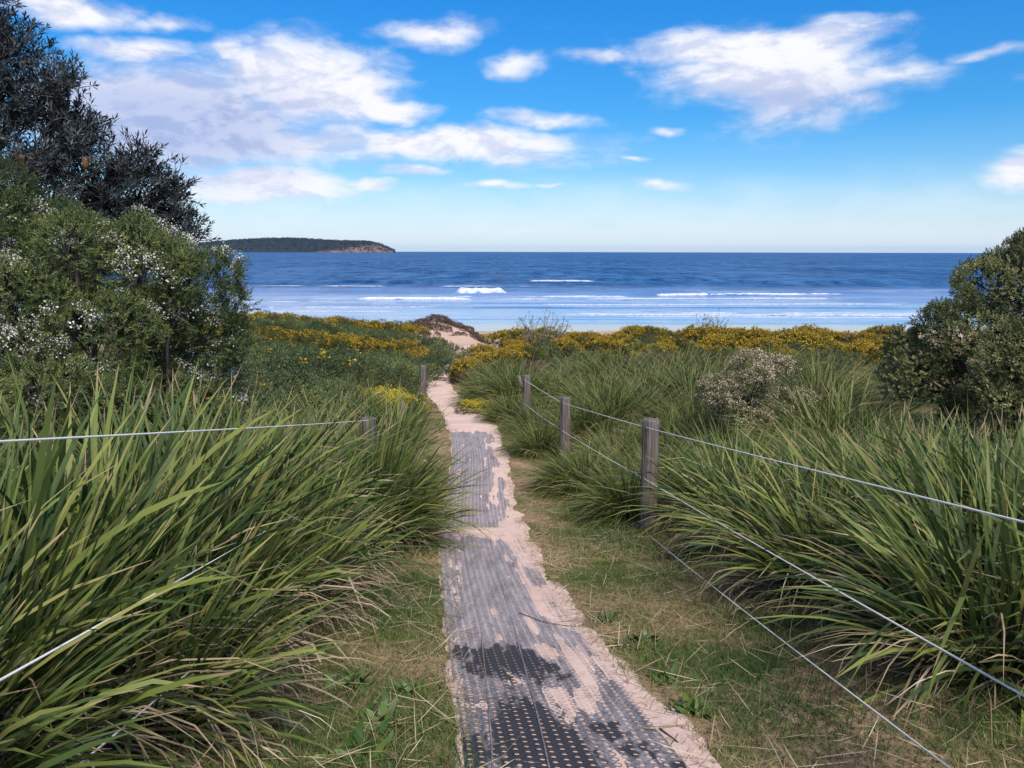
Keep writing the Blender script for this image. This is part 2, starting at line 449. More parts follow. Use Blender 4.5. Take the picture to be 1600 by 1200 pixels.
def sea_mat():
    m, n = new_mat('sea_water')
    p = wpos(n)
    s = n.sep(p)
    yj = n.math('ADD', s[1], n.math('MULTIPLY', n.math('SUBTRACT', n.noise(n.vmath('MULTIPLY', p, (.02, .06, 0)), 1, 4), .5), 60.0))
    deep = n.rng(yj, 132, 200)
    streak = n.math('ADD', n.math('MULTIPLY', n.noise(n.vmath('MULTIPLY', p, (.16, .05, 0)), 1, 6, .78), .6), n.math('MULTIPLY', n.noise(n.vmath('MULTIPLY', p, (.016, .010, 0)), 1, 6, .75), .4))
    deepc = n.mix(n.rng(streak, .40, .60), (.003, .034, .118), (.040, .128, .28))
    shal = n.mix(n.rng(n.noise(n.vmath('MULTIPLY', p, (.03, .12, 0)), 1, 6, .68), .35, .65), (.11, .20, .37), (.22, .29, .45))
    c = n.mix(deep, shal, deepc)
    # chop: facet normals, calmer in the sheltered shallows
    n1 = n.vmath('SUBTRACT', n.noise(n.vmath('MULTIPLY', p, (.28, .8, 0)), 1.0, 3, .6, out=1), (.5, .5, .5))
    n2 = n.vmath('SUBTRACT', n.noise(n.vmath('MULTIPLY', p, (.035, .13, 0)), 1.0, 3, .6, out=1), (.5, .5, .5))
    n3 = n.vmath('SUBTRACT', n.noise(n.vmath('MULTIPLY', p, (.12, .035, 0)), 1.0, 7, .76, out=1), (.5, .5, .5))
    nn = n.vmath('ADD', n.vmath('MULTIPLY', n1, (.5, .7, 0)), n.vmath('MULTIPLY', n2, (.3, .9, 0)))
    nn = n.vmath('ADD', nn, n.vmath('MULTIPLY', n3, (.3, 1.3, 0)))
    amp = n.rng(yj, 92, 230, .05, 1.25)
    geo = n.node('ShaderNodeNewGeometry').outputs['Normal']
    nor = n.vmath('NORMALIZE', n.vmath('ADD', geo, n.vmath('SCALE', nn, amp)))
    rough = n.rng(yj, 90, 220, .10, .22)
    # a wind-roughened sea mirrors far less of the low sky than a flat one: fixed share of reflection, calm water more
    df = n.node('ShaderNodeBsdfDiffuse', ins={'Color': c})
    gl = n.node('ShaderNodeBsdfGlossy', ins={'Color': (1, 1, 1, 1), 'Roughness': rough, 'Normal': nor})
    mx = n.node('ShaderNodeMixShader', ins={0: n.rng(yj, 100, 190, .52, .11)})
    n.l.new(df.outputs[0], mx.inputs[1]); n.l.new(gl.outputs[0], mx.inputs[2])
    n.l.new(mx.outputs[0], n.node('ShaderNodeOutputMaterial').inputs[0])
    return m
M['sea'] = sea_mat()
def headland_mat():
    m, n = new_mat('headland_rock_and_scrub')
    p = wpos(n)
    nz = n.sep(n.node('ShaderNodeNewGeometry').outputs['Normal'])[2]
    f = n.noise(n.vmath('MULTIPLY', p, (1, 1, .4)), .03, 5, .65)
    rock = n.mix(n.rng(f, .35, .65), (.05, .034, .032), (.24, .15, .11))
    veg = n.mix(n.rng(n.noise(p, .06, 4, .6), .35, .65), (.010, .014, .013), (.026, .028, .020))  # scrub darkened: the cloud shadow over the headland is put into its colour
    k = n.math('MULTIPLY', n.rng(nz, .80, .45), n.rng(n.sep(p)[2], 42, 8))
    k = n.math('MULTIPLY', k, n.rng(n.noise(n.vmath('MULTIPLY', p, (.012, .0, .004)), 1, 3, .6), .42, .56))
    k = n.math('MAXIMUM', k, n.math('MULTIPLY', n.rng(n.math('ADD', n.sep(p)[0], n.math('MULTIPLY', n.sep(p)[2], -7.0)), -1300, -1120), .8))  # rock spread over the right tip; its lighter tone also paints sunlight there
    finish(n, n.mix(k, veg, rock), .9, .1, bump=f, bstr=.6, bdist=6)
    return m
M['headland'] = headland_mat()
M['forest'] = leaf_mat('headland_trees', [(0, (.007, .011, .012)), (.5, (.014, .019, .016)), (1, (.034, .034, .024))], rough=.8, trans=0, spec=.1)  # tree colours darkened as well, painting in the same cloud shadow

# ================================================================== the setting
def spaced(segs):
    out = [segs[0][0]]
    for a, b, h in segs:
        k = max(1, int(round((b - a) / h)))
        out += list(np.linspace(a, b, k + 1)[1:])
    return np.array(out)
xs = spaced([(-420, -60, 30), (-60, -14, 2), (-14, -4, .4), (-4, 4, .12), (4, 12, .35), (12, 60, 2), (60, 420, 30)])
ys = spaced([(-70, -6, 4), (-6, 0, .5), (0, 12, .12), (12, 34, .25), (34, 60, .5), (60, 145, 2.5)])
gx_, gy_ = np.meshgrid(xs, ys, indexing='ij')
V = np.stack([gx_, gy_, ground_z(gx_, gy_)], -1)
kind(mesh_obj('ground', V, grid_quads(len(xs), len(ys)), mat=M['ground']), 'structure')

# rubber mats and the sand that drifts over them
MAT_W = .42
def mat_top(y):
    return H - drop(y) - .004
def dips(u, y):
    d = 0
    for (u0, y0, ru, ry, k) in [(-.12, 3.0, .11, .36, 1.1), (-.24, 2.9, .08, .26, .8), (.0, 2.72, .09, .28, .9), (-.40, 2.78, .06, .20, .8), (.20, 3.02, .08, .14, .6), (.26, 2.8, .07, .10, .55), (.42, 2.64, .08, .12, .8),
                             (-.12, 3.95, .10, .26, 1.0), (.0, 3.9, .06, .26, .9), (-.24, 3.9, .07, .24, .8), (-.36, 4.1, .06, .13, .8), (-.33, 3.8, .07, .12, .45), (.12, 3.75, .07, .18, .5), (-.25, 2.2, .2, .3, .8), (.25, 2.1, .2, .3, .6)]:
        d = d + k * np.exp(-((u - u0) / ru) ** 2 - ((y - y0) / ry) ** 2)
    return d * (.10 + 1.75 * fbm(u * 46, y * 11, 71, 4))
def sand_off(u, y):
    a = fbm(u * 9 + 5, y * 3.2, 21, 4) - .5
    b = fbm(u * 16, y * 1.3, 33, 3) - .5
    near = 1 - sstep(4.0, 4.9, y)
    f2 = sstep(8.0, 8.6, y)
    o = near * (-.0010 + .015 * a + .010 * b - .016 * dips(u, y) + .0025 * sstep(-.1, .3, u)) + (1 - near) * (1 - f2) * (-.0045 + .011 * a + .013 * b + .005 * sstep(0, .35, u)) \
        + f2 * (-.0062 + .012 * a + .015 * b + .007 * sstep(-.05, .4, u))
    # the gap between the two mats and the ends run under sand
    o = o + .012 * np.exp(-((y - 8.2) / .14) ** 2) * sstep(-.5, -.1, u)
    o = o + .014 * sstep(7.6, 8.0, y) * (1 - sstep(8.0, 8.3, y)) * .6 + .02 * sstep(14.6 + .9 * np.abs(u + .1), 15.8, y)
    e = np.abs(u) + .10 * (fbm(u * 0 + 3, y * 2.2, 41) - .5)
    o = o + .012 * sstep(.36, .52, e) * sstep(-.35, .3, u + .25 * (fbm(y, y * 0, 8) - .3))
    return np.clip(o, -.0030, .012)
us = np.concatenate([np.linspace(-1.0, -.50, 14), np.linspace(-.48, .50, 78), np.linspace(.52, 1.0, 14)])
yr = spaced([(-1.5, 1.4, .1), (1.4, 8.6, .0135), (8.6, 16.2, .03), (16.2, 56.5, .12)])
ug, yg = np.meshgrid(us, yr, indexing='ij')
edge = np.abs(ug - .03) + .15 * (fbm(ug * 2.5, yg * 1.6, 51) - .5) + .08 * (fbm(ug * 9, yg * 9, 52) - .5)
halfw = .385 + .04 * sstep(3.6, 2.4, yg) + .03 * sstep(10, 20, yg) - .06 * sstep(20, 27, yg)+ .25 * sstep(38, 46, yg)
zz = mat_top(yg) + sand_off(ug, yg) * (1 - sstep(16, 17, yg)) + .014 * (fbm(ug * 3, yg * 3, 61) - .4) * (sstep(15, 16.5, yg) + sstep(.45, .55, np.abs(ug))).clip(0, 1)
zz = zz - .055 * sstep(halfw, halfw + .34, edge)
V = np.stack([ug + pathx(yg), yg, zz], -1)
kind(mesh_obj('sand_path', V, grid_quads(len(us), len(yr)), mat=M['sand']), 'structure')

def rubber_mat(y0, y1, label, pitch=.046, sides=8, rims=True):
    yc = (y0 + y1) / 2
    root = empty('rubber_mat', label, 'mat', (float(pathx(yc)), yc, float(mat_top(yc))), 'perforated rubber mats along the path')
    nu = int(round(2 * MAT_W / pitch)); nv = int((y1 - y0) / pitch)
    an = (np.arange(sides) + .5) * 2 * np.pi / sides
    c8 = np.stack([np.cos(an), np.sin(an)], 1)
    sq = c8 / np.abs(c8).max(1, keepdims=True) * (pitch / 2)
    # make the outer ring hit the square's corners
    if sides == 8:
        an2 = np.arange(8) * np.pi / 4
        c8 = np.stack([np.cos(an2), np.sin(an2)], 1); sq = c8 / np.abs(c8).max(1, keepdims=True) * (pitch / 2)
    iu, iv = np.meshgrid(np.arange(nu), np.arange(nv), indexing='ij')
    cu = -MAT_W + (iu + .5) * pitch; cv = y0 + (iv + .5 + .5 * (iu % 2)) * pitch
    cu, cv = cu.ravel(), cv.ravel()
    keep = cv < y1 - .03; cu, cv = cu[keep], cv[keep]
    ragged = rng.random(len(cu)) < 0
    r0 = .0130
    rings = [(sq, 0.0)]
    if rims: rings += [(c8 * (r0 + .0045), 0.0), (c8 * (r0 + .001), .0036)]
    rings += [(c8 * r0, .0 if not rims else .001), (c8 * r0, -.012)]
    Vs = []
    for xy, dz in rings:
        U = cu[:, None] + xy[None, :, 0]; Y = cv[:, None] + xy[None, :, 1]
        Vs.append(np.stack([U + pathx(Y), Y, mat_top(Y) + dz + 0 * U], -1))
    V = np.stack(Vs, 1)                       # cells, rings, sides, 3
    k = len(rings)
    a = np.arange(len(cu))[:, None, None] * (k * sides); b = np.arange(k - 1)[None, :, None] * sides; c = np.arange(sides)[None, None]
    i = a + b + c; j = a + b + (c + 1) % sides
    Q = np.stack([i, j, j + sides, i + sides], -1).reshape(-1, 4)
    V = V.reshape(-1, 3)
    cl = np.clip(dips(V[:, 0] - pathx(V[:, 1]), V[:, 1]) * 1.3 + 1.1 * (fbm(V[:, 0] * 42, V[:, 1] * 16, 8) - .5), 0, 1)   # trodden clean here
    V = V - np.array(root.location)
    kind(mesh_obj('perforated_sheet', V, Q, mat=M['rubber'], parent=root, smooth=False, var=np.stack([cl, cl, cl], 1)), 'stuff')
    for k_ in (0, 1):
        yy = np.arange(y0, y1, .06)
        u0 = np.interp(yy, [2.6, 4.6, 8.5, 15], [-.32, -.20, -.18, -.16]) if k_ == 0 else np.interp(yy, [2.6, 4.6, 8.5, 15], [-.11, .01, .12, .08])
        pts = np.stack([u0 + pathx(yy), yy, mat_top(yy) + .001], 1) - np.array(root.location)
        mesh_obj('seam_rib', *tube(pts, .0048, 6)[:2], mat=M['rubber'], parent=root)
    # skirt: turned front and back edges so the sheet has thickness
    for ye in (y0, y1 - .02):
        uu = np.linspace(-MAT_W, MAT_W, 19)
        pts = np.stack([uu + pathx(ye), ye + 0 * uu, mat_top(ye) - .004 + 0 * uu], 1) - np.array(root.location)
        mesh_obj('mat_edge', *tube(pts, .008, 6)[:2], mat=M['rubber'], parent=root)
rubber_mat(1.5, 8.0, 'nearest perforated black rubber mat on the sand path, bare black patches showing')
rubber_mat(8.34, 15.3, 'farther dusty grey rubber mat on the path, its near edge lifted', sides=8, rims=False)

# sea: one sheet out to the horizon, swell ridges near the shore
yr = np.concatenate([np.arange(78, 240, .6), np.geomspace(240, 20000, 110)])
an = np.linspace(-62, 62, 260)
ag, yg = np.meshgrid(np.tan(R(1) * an), yr, indexing='ij')
xg = ag * yg
sw = 0
for (yc, amp, wid, s) in [(92.5, .06, .8, 0), (97, .10, 1.2, 1), (103, .14, 1.4, 2), (114.5, .22, 1.8, 3), (124, .12, 1.5, 12), (135, .36, 2.4, 4), (147.5, .42, 2.4, 13), (158.5, .8, 3.2, 5), (168, .3, 2.5, 14), (180, .45, 3, 6), (205, .65, 4, 7), (226, .45, 4, 8), (262, .55, 6, 9), (310, .6, 7, 10), (380, .7, 9, 11), (450, .7, 10, 15), (540, .7, 12, 16)]:
    c = yc + 5 * (fbm(xg * .02, xg * 0, 70 + s, 3) - .5) + .012 * xg
    m = sstep(.36, .66, fbm(xg * .03, xg * 0 + s, 90 + s, 3))
    t = (yg - c)
    sw = sw + amp * m * np.exp(-(np.where(t < 0, t / (wid * .55), t / (wid * 1.5))) ** 2)
V = np.stack([xg, yg, sw], -1)
kind(mesh_obj('sea', V, grid_quads(len(an), len(yr)), mat=M['sea']), 'structure')

def breaker(yc, x0, x1, hgt, dep, seed, label, thr=.0, base=0.0):
    # a broken crest: lumpy rolls of foam along the shore
    k = max(40, int((x1 - x0) / .35)); s = 9
    x = np.linspace(x0, x1, k)
    endf = np.minimum(sstep(x0, x0 + (x1 - x0) * .12, x), 1 - sstep(x1 - (x1 - x0) * .18, x1, x))
    br = sstep(thr, thr + .16, fbm(x * .09, x * 0 + seed, 120 + seed, 3)) * endf
    t = np.linspace(0, np.pi, s)
    lump = .55 + .9 * fbm(x[:, None] * .9, t[None] * 1.4, seed, 4)
    yv = yc + 5 * (fbm(x * .02, x * 0, seed, 3) - .5)[:, None] + .012 * x[:, None] + dep * (-.5 * np.cos(t)[None] * lump) * br[:, None]
    zv = base + hgt * np.sin(t)[None] * lump * br[:, None] - .04 - .25 * (br[:, None] < .05)
    V = np.stack([np.broadcast_to(x[:, None], yv.shape), yv, zv], -1)
    o = mesh_obj('breaking_wave', V, grid_quads(k, s), mat=M['foam'] if hgt > .3 else M['thin_foam'])
    tag(o, label, 'wave', 'lines of breaking surf')
breaker(157, -11.5, -.8, 1.0, 3.0, 5, 'white tumbling breaker in mid sea, the brightest and tallest crest')
breaker(134, -27, -6, .34, 1.8, 4, 'long low foam crest just left below the tall white breaker', 0.10)
breaker(136, -6, 74, .20, 1.3, 14, 'thin foam line stretching right just below the tall breaker', 0.20)
breaker(147, 24, 66, .42, 1.8, 15, 'long white roller at the right ending before the green bush', 0.02)
breaker(115, -56, -2, .15, 1.2, 3, 'thin foam line in the left shallows', 0.12)
breaker(113, 2, 80, .10, 1.0, 13, 'faint foam line in the right shallows', 0.28)
breaker(102, 4, 64, .17, 1.5, 2, 'lowest foam roller at the right, nearest the wet sand', 0.14)
breaker(104.5, 20, 60, .16, 1.2, 12, 'second foam line riding close behind the lowest roller at the right', 0.26)
breaker(97, -60, 6, .07, .9, 1, 'nearest thin edge of foam left of the path', 0.20)
breaker(92, -50, 60, .05, .6, 21, 'last thin lip of foam running up the wet sand', 0.20)
breaker(108, -52, -8, .10, .9, 31, 'thin pale ripple line between the two left foam lines', 0.26)
breaker(122, -10, 70, .12, .9, 32, 'broken ripple of foam in the middle of the right shallows', 0.32)
breaker(128, -50, -14, .14, 1.0, 33, 'thin foam thread below the long left crest', 0.32)
breaker(142, -12, 26, .22, 1.3, 34, 'low foam streak directly below and right of the tall breaker', 0.26)
breaker(99, 8, 70, .09, 1.0, 35, 'lace of foam on the wet sand at the right', 0.26)
breaker(205, 4, 22, .30, 1.6, 17, 'small far white crest right of the tall breaker', 0.32, .45)
breaker(180, -60, 10, .12, 1.3, 16, 'faint broken crest behind the tall breaker', 0.36, .25)

# headland on the horizon
def headland():
    Y0 = 5000.
    pr = [(285, 384), (320, 379), (345, 377), (372, 375), (400, 373.6), (440, 372.8), (470, 374), (500, 376.2), (520, 377), (560, 377.5), (575, 379), (588, 382.5), (597, 387.5), (606, 390.5), (614, 391.6)]
    X = np.array([at(p[0], p[1], Y0)[0] for p in pr]); Z = np.array([at(p[0], p[1], Y0)[2] + 6 for p in pr])
    X = np.concatenate([[X[0] - 1800, X[0] - 700], X]); Z = np.concatenate([[Z[0], Z[0] - 6], Z])
    nu, nv = 340, 26
    x = np.linspace(X[0], X[-1], nu); zt = np.interp(x, X, Z)
    v = np.linspace(0, 1, nv)
    prof = np.interp(v, [0, .04, .22, .5, .8, 1], [-.05, .10, .80, 1.0, .8, -.05])
    depth = np.interp(x, [X[0], X[-3], X[-1]], [900, 500, 120])
    yv = Y0 - depth[:, None] * .18 + v[None] * depth[:, None] + 70 * (fbm(x * .012, x * 0, 5, 4) - .5)[:, None] * (1 - v[None])
    # gullies and cliffs cut into the seaward face
    g = fbm(x[:, None] * .018, v[None] * 2.0, 6, 4)
    zv = zt[:, None] * (prof[None] * (.82 + .32 * g * (1 - .6 * v[None]) + .0)) * np.minimum(1, 1)
    zmax = zv.max(1, keepdims=True); zv = zv * (zt[:, None] / zmax)
    V = np.stack([np.broadcast_to(x[:, None], zv.shape), yv, zv - 1], -1)
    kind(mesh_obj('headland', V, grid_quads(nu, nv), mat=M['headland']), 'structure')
    # tree cover: many small lumpy crowns
    k = 5200
    i = rng.integers(0, nu - 1, k); j = rng.integers(2, nv - 6, k)
    P0 = V[i, j]; ok = P0[:, 2] > 14
    P0 = P0[ok]; k = len(P0)
    P0 = P0 + rng.normal(0, 4, (k, 3)) * [1, 1, .2]
    ico = np.array([[0, 0, 1], [.9, 0, .2], [.28, .86, .2], [-.73, .53, .2], [-.73, -.53, .2], [.28, -.86, .2]])
    fc = np.array([[0, 1, 2], [0, 2, 3], [0, 3, 4], [0, 4, 5], [0, 5, 1]])
    r = rng.uniform(3.0, 7.0, (k, 1, 1)) * np.array([1.3, 1.3, .9])
    Vt = P0[:, None] + ico[None] * r * rng.uniform(.8, 1.2, (k, 6, 1))
    T = (np.arange(k)[:, None, None] * 6 + fc[None]).reshape(-1, 3)
    var = np.repeat(np.stack([rng.random(k), np.zeros(k), np.zeros(k)], 1), 6, 0)
    kind(mesh_obj('headland_forest', Vt, T=T, mat=M['forest'], var=var), 'stuff')
headland()

# ------------------------------------------------------------------ thin sea haze: far things fade towards blue
def haze():
    V = np.array([[x, y, z] for x in (-45000, 45000) for y in (-150, 21500) for z in (-3.6, 130)], float)
    Q = np.array([[0, 1, 3, 2], [4, 6, 7, 5], [0, 4, 5, 1], [2, 3, 7, 6], [0, 2, 6, 4], [1, 5, 7, 3]])
    m, n = new_mat('sea_haze')
    p = n.node('ShaderNodeVolumePrincipled', ins={'Color': (.32, .58, 1, 1), 'Density': 1.9e-5, 'Anisotropy': 0.0})
    out = n.node('ShaderNodeOutputMaterial'); n.l.new(p.outputs[0], out.inputs['Volume'])
    kind(mesh_obj('haze', V, Q, mat=m, smooth=False), 'stuff')
haze()

# ================================================================== plants
def blades(base, az, th0, bend, length, width, K=6, kink=None, tipw=.06, rcol=None, withered=None, fold=0.0):
    """strap leaves as curved ribbons. base (N,3); th0 angle from vertical at the base; bend added towards the tip."""
    N = len(az)
    s = np.linspace(0, 1, K)
    th = th0[:, None] + bend[:, None] * s[None] ** 1.4
    if kink is not None:
        ks, ka = kink
        th = th + ka[:, None] * (s[None] > ks[:, None])
    hx, hy = np.cos(az), np.sin(az)
    d = np.stack([np.sin(th) * hx[:, None], np.sin(th) * hy[:, None], np.cos(th)], -1)
    seg = length[:, None, None] / (K - 1)
    p = base[:, None] + np.concatenate([np.zeros((N, 1, 3)), np.cumsum((d[:, 1:] + d[:, :-1]) * .5 * seg, 1)], 1)
    tw = rng.normal(0, .5, N)[:, None] + rng.normal(0, .7, N)[:, None] * s[None]
    side = np.stack([-hy, hx, np.zeros(N)], 1)[:, None]
    up = np.cross(np.broadcast_to(side, d.shape), d)
    sd = side * np.cos(tw)[..., None] + up * np.sin(tw)[..., None]
    wd = width[:, None] * np.interp(s, [0, .15, .6, .9, 1], [.7, .95, 1, .62, tipw])[None]
    L = p - sd * wd[..., None] / 2; Rr = p + sd * wd[..., None] / 2
    V = np.stack([L, Rr], 2)                     # N,K,2,3
    i = (np.arange(N)[:, None] * K + np.arange(K - 1)[None]) * 2
    i = i.ravel()
    Q = np.stack([i, i + 1, i + 3, i + 2], 1)
    if rcol is None: rcol = rng.random(N)
    if withered is None: withered = rng.random(N)
    C = np.stack([np.broadcast_to(rcol[:, None, None], (N, K, 2)), np.broadcast_to(s[None, :, None], (N, K, 2)), np.broadcast_to(withered[:, None, None], (N, K, 2))], -1)
    return V.reshape(-1, 3), Q, C.reshape(-1, 3)

def clump_blades(N, rad, lmin, lmax, wmin, wmax, lean=.0, spread=.55, bend=(.5, 1.3), K=6, low=0.0, kinkp=.06, rcol=None):
    a = rng.random(N) * 2 * np.pi; r = rad * np.sqrt(rng.random(N))
    base = np.stack([r * np.cos(a), r * np.sin(a), np.full(N, -.04)], 1)
    az = a + rng.normal(0, .95, N)
    th = np.abs(rng.normal(0, spread * .6, N)) + spread * .55 * (r / rad)
    hx, hy = np.sin(th) * np.cos(az) + lean * rng.uniform(.4, 1.3, N), np.sin(th) * np.sin(az)
    az = np.arctan2(hy, hx); th = np.minimum(np.arctan2(np.hypot(hx, hy), np.cos(th)), 1.35) + low
    L = lmin + (lmax - lmin) * rng.beta(2.2, 1.6, N)
    W = wmin + (wmax - wmin) * rng.random(N)
    bd = rng.uniform(bend[0], bend[1], N) * (.55 + .7 * th)
    kk = np.where(rng.random(N) < kinkp, rng.uniform(.4, 1.3, N), 0.0); ks = rng.uniform(.35, .8, N)
    return blades(base, az, th, bd, L, W, K, (ks, kk), rcol=rcol)

def blur_rand(N, mean=.45, sd=.22):
    return np.clip(rng.normal(mean, sd, N), 0, 1)

class Tuss:
    """one tussock prototype = green mass + withered mass (+ seed stalks); copied with shared meshes"""
    def __init__(s, green, dead, gm, dm=None, leaves=None):
        s.g, s.d, s.gm, s.dm = green, dead, gm, dm or M['dead']
        s.me = None; s.leaves = leaves
def proto(spec):
    V, Q, C = spec['green']
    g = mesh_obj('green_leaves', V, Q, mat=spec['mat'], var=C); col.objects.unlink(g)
    parts = [('green_leaves', g.data)]
    if spec.get('dead') is not None:
        V, Q, C = spec['dead']
        d = mesh_obj('withered_leaves', V, Q, mat=M['dead'], var=C); col.objects.unlink(d)
        parts.append(('withered_leaves', d.data))
    return parts
STRAP, FINE, SPIKY = [], [], []
for k in range(4):
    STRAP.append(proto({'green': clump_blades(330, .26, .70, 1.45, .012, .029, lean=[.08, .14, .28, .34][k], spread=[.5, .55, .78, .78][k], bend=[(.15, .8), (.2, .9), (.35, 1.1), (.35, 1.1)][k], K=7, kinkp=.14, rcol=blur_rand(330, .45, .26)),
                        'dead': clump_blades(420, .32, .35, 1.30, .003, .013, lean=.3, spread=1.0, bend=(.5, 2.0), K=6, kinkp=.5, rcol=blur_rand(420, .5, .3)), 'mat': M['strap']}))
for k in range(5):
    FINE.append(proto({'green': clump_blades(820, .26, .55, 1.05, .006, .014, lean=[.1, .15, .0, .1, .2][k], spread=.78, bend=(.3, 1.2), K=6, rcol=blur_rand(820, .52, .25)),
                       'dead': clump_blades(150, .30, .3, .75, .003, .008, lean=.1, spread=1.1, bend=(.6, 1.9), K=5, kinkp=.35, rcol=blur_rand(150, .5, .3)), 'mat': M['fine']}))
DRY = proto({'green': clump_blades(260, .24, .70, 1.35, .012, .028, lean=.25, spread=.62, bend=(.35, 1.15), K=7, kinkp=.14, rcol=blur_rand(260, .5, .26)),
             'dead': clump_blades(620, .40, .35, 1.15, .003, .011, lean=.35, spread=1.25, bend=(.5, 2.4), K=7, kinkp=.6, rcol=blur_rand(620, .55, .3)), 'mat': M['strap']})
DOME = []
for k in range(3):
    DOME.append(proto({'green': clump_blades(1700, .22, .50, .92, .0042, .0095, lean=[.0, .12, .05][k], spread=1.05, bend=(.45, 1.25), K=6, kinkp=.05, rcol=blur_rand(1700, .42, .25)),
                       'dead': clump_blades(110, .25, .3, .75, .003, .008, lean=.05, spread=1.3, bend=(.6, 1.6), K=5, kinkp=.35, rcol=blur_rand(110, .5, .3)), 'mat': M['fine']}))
# a few broad leaves, each an object of its own on the nearest tussocks
LEAF = []
for k in range(14):
    V, Q, C = blades(np.zeros((1, 3)), np.array([0.]), np.array([.0]), np.array([rng.uniform(.15, .9)]), np.array([rng.uniform(1.0, 1.5)]), np.array([rng.uniform(.020, .034)]), 11,
                     (np.array([rng.uniform(.45, .85)]), np.array([rng.uniform(.5, 1.3) if k % 5 == 0 else 0.0])), rcol=np.array([[.35, .5, .65, .78, .9][k % 5]]), withered=np.array([.3 if k % 3 else .9]))
    o = mesh_obj('leaf', V, Q, mat=M['strap'], var=C); col.objects.unlink(o)
    LEAF.append(o.data)
def tussock(parts, x, y, scale, rz, label, group=None, name='grass_tussock', n_leaf=0, lean=0.0, zs=None, cat='tussock', sink=0.0, leaf_len=1.0):
    r = empty(name, label, cat, (x, y, gz(x, y) - sink), group)
    r.rotation_euler = (0, 0, rz)
    r.scale = (scale, scale, zs or scale)
    for nm, me in parts:
        o = bpy.data.objects.new(nm, me); col.objects.link(o); o.parent = r; o['kind'] = 'stuff'
    for k in range(n_leaf):
        o = bpy.data.objects.new('leaf', LEAF[int(rng.integers(len(LEAF)))]); col.objects.link(o); o.parent = r
        a = rng.random() * 6.283; rr = .22 * math.sqrt(rng.random())
        th = abs(rng.normal(0, .32)); az = rng.random() * 6.283
        hx, hy = math.sin(th) * math.cos(az) + lean * rng.uniform(.3, 1.3), math.sin(th) * math.sin(az)
        az = math.atan2(hy, hx); th = math.atan2(math.hypot(hx, hy), math.cos(th))
        o.location = (rr * math.cos(a), rr * math.sin(a), -.03)
        o.rotation_euler = (0, th, az)
        q = rng.uniform(.65, 1.05) * leaf_len; o.scale = (q, q, q)
    return r

# --- left foreground: broad strap-leaf tussocks behind the left fence, leaning over the path
LT = [(-1.44, 7.45, .80, -1.3, 'strap-leaf tussock hiding the left fence post', 8), (-1.85, 11.6, .95, -1.3, 'strap-leaf tussock hiding the second left fence post', 0), (-1.95, 9.2, .82, -1.4, 'strap-leaf tussock between the two hidden left posts', 0), (-1.72, 1.95, .78, .1, 'nearest strap-leaf tussock at the bottom left corner, under the lower left wire', 34),
      (-1.90, 2.50, 1.0, .3, 'tall strap-leaf tussock at the far left edge, its leaves crossing the upper left wire', 40),
      (-1.42, 2.9, .72, -.2, 'strap-leaf tussock with much dry straw hanging at its foot, left of the path', 24),
      (-2.05, 3.55, 1.14, .2, 'tall upright strap-leaf tussock in front of the white-flowered shrub', 36),
      (-1.66, 3.85, .84, -.1, 'dense strap-leaf tussock arching right toward the path, dark beneath', 28),
      (-1.52, 4.75, .82, -.3, 'strap-leaf tussock whose long leaf tips reach the rubber mat', 24),
      (-2.1, 4.75, 1.16, .2, 'strap-leaf tussock with yellow-green upright leaves behind the upper left wire', 26),
      (-1.70, 5.8, .84, -.9, 'strap-leaf tussock leaning over the grass verge just before the left fence post', 14),
      (-2.2, 6.0, 1.2, .1, 'strap-leaf tussock standing between the white-flowered shrub and the left fence wire', 10),
      (-2.9, 3.0, 1.0, .3, 'strap-leaf tussock half outside the left edge of the view, below the shrub', 12),
      (-2.9, 4.4, .95, .2, 'bluish strap-leaf tussock at the foot of the white-flowered shrub', 10)]
for k, (x, y, s, rz, lab, nl) in enumerate(LT):
    tussock(DRY if 'straw hanging' in lab or 'bottom left' in lab else STRAP[k % 2], x, y, s, rz, lab, 'strap-leaf tussocks left of the path', 'strap_leaf_tussock', nl, .15, zs=s * (1.5 if 'hiding the left' in lab else 1.08) if nl < 9 else None)
LF = [(-1.40, 7.5, 1.3, -1.4, 'upright tussock standing right in front of the left fence post'), (-1.85, 7.6, 1.5, 0.1, 'fine-bladed tussock hiding the foot of the left fence post'), (-1.62, 8.3, .95, .3, 'wispy tussock with grey dead blades behind the left fence post'),
      (-2.4, 7.6, 1.45, .2, 'grassy tussock left of the left fence post'), (-1.78, 9.8, .95, 0, 'bleached twiggy tussock left of the mats'), (-2.6, 9.4, 1.4, .5, 'grassy tussock behind the upper left wire end'),
      (-2.0, 11.4, .9, 0, 'tussock below the second left fence post'), (-2.9, 11.6, 1.3, .7, 'tussock left of the second left fence post'), (-2.15, 13.2, .85, 0, 'tussock in front of the bright yellow bush'),
      (-3.1, 14.0, 1.3, .2, 'tussock left of the bright yellow bush'), (-3.5, 9.0, 1.4, .2, 'tussock against the right foot of the white-flowered shrub'),
      (-4.2, 23, 1.25, .2, 'dark green spiky tussock standing above the bright yellow bush'), (-3.6, 19.5, 1.0, .1, 'tussock beside the far left fence post')]
for k, (x, y, s, rz, lab) in enumerate(LF):
    tussock(FINE[k % 5], x, y, s, rz, lab, 'grass tussocks left of the path')
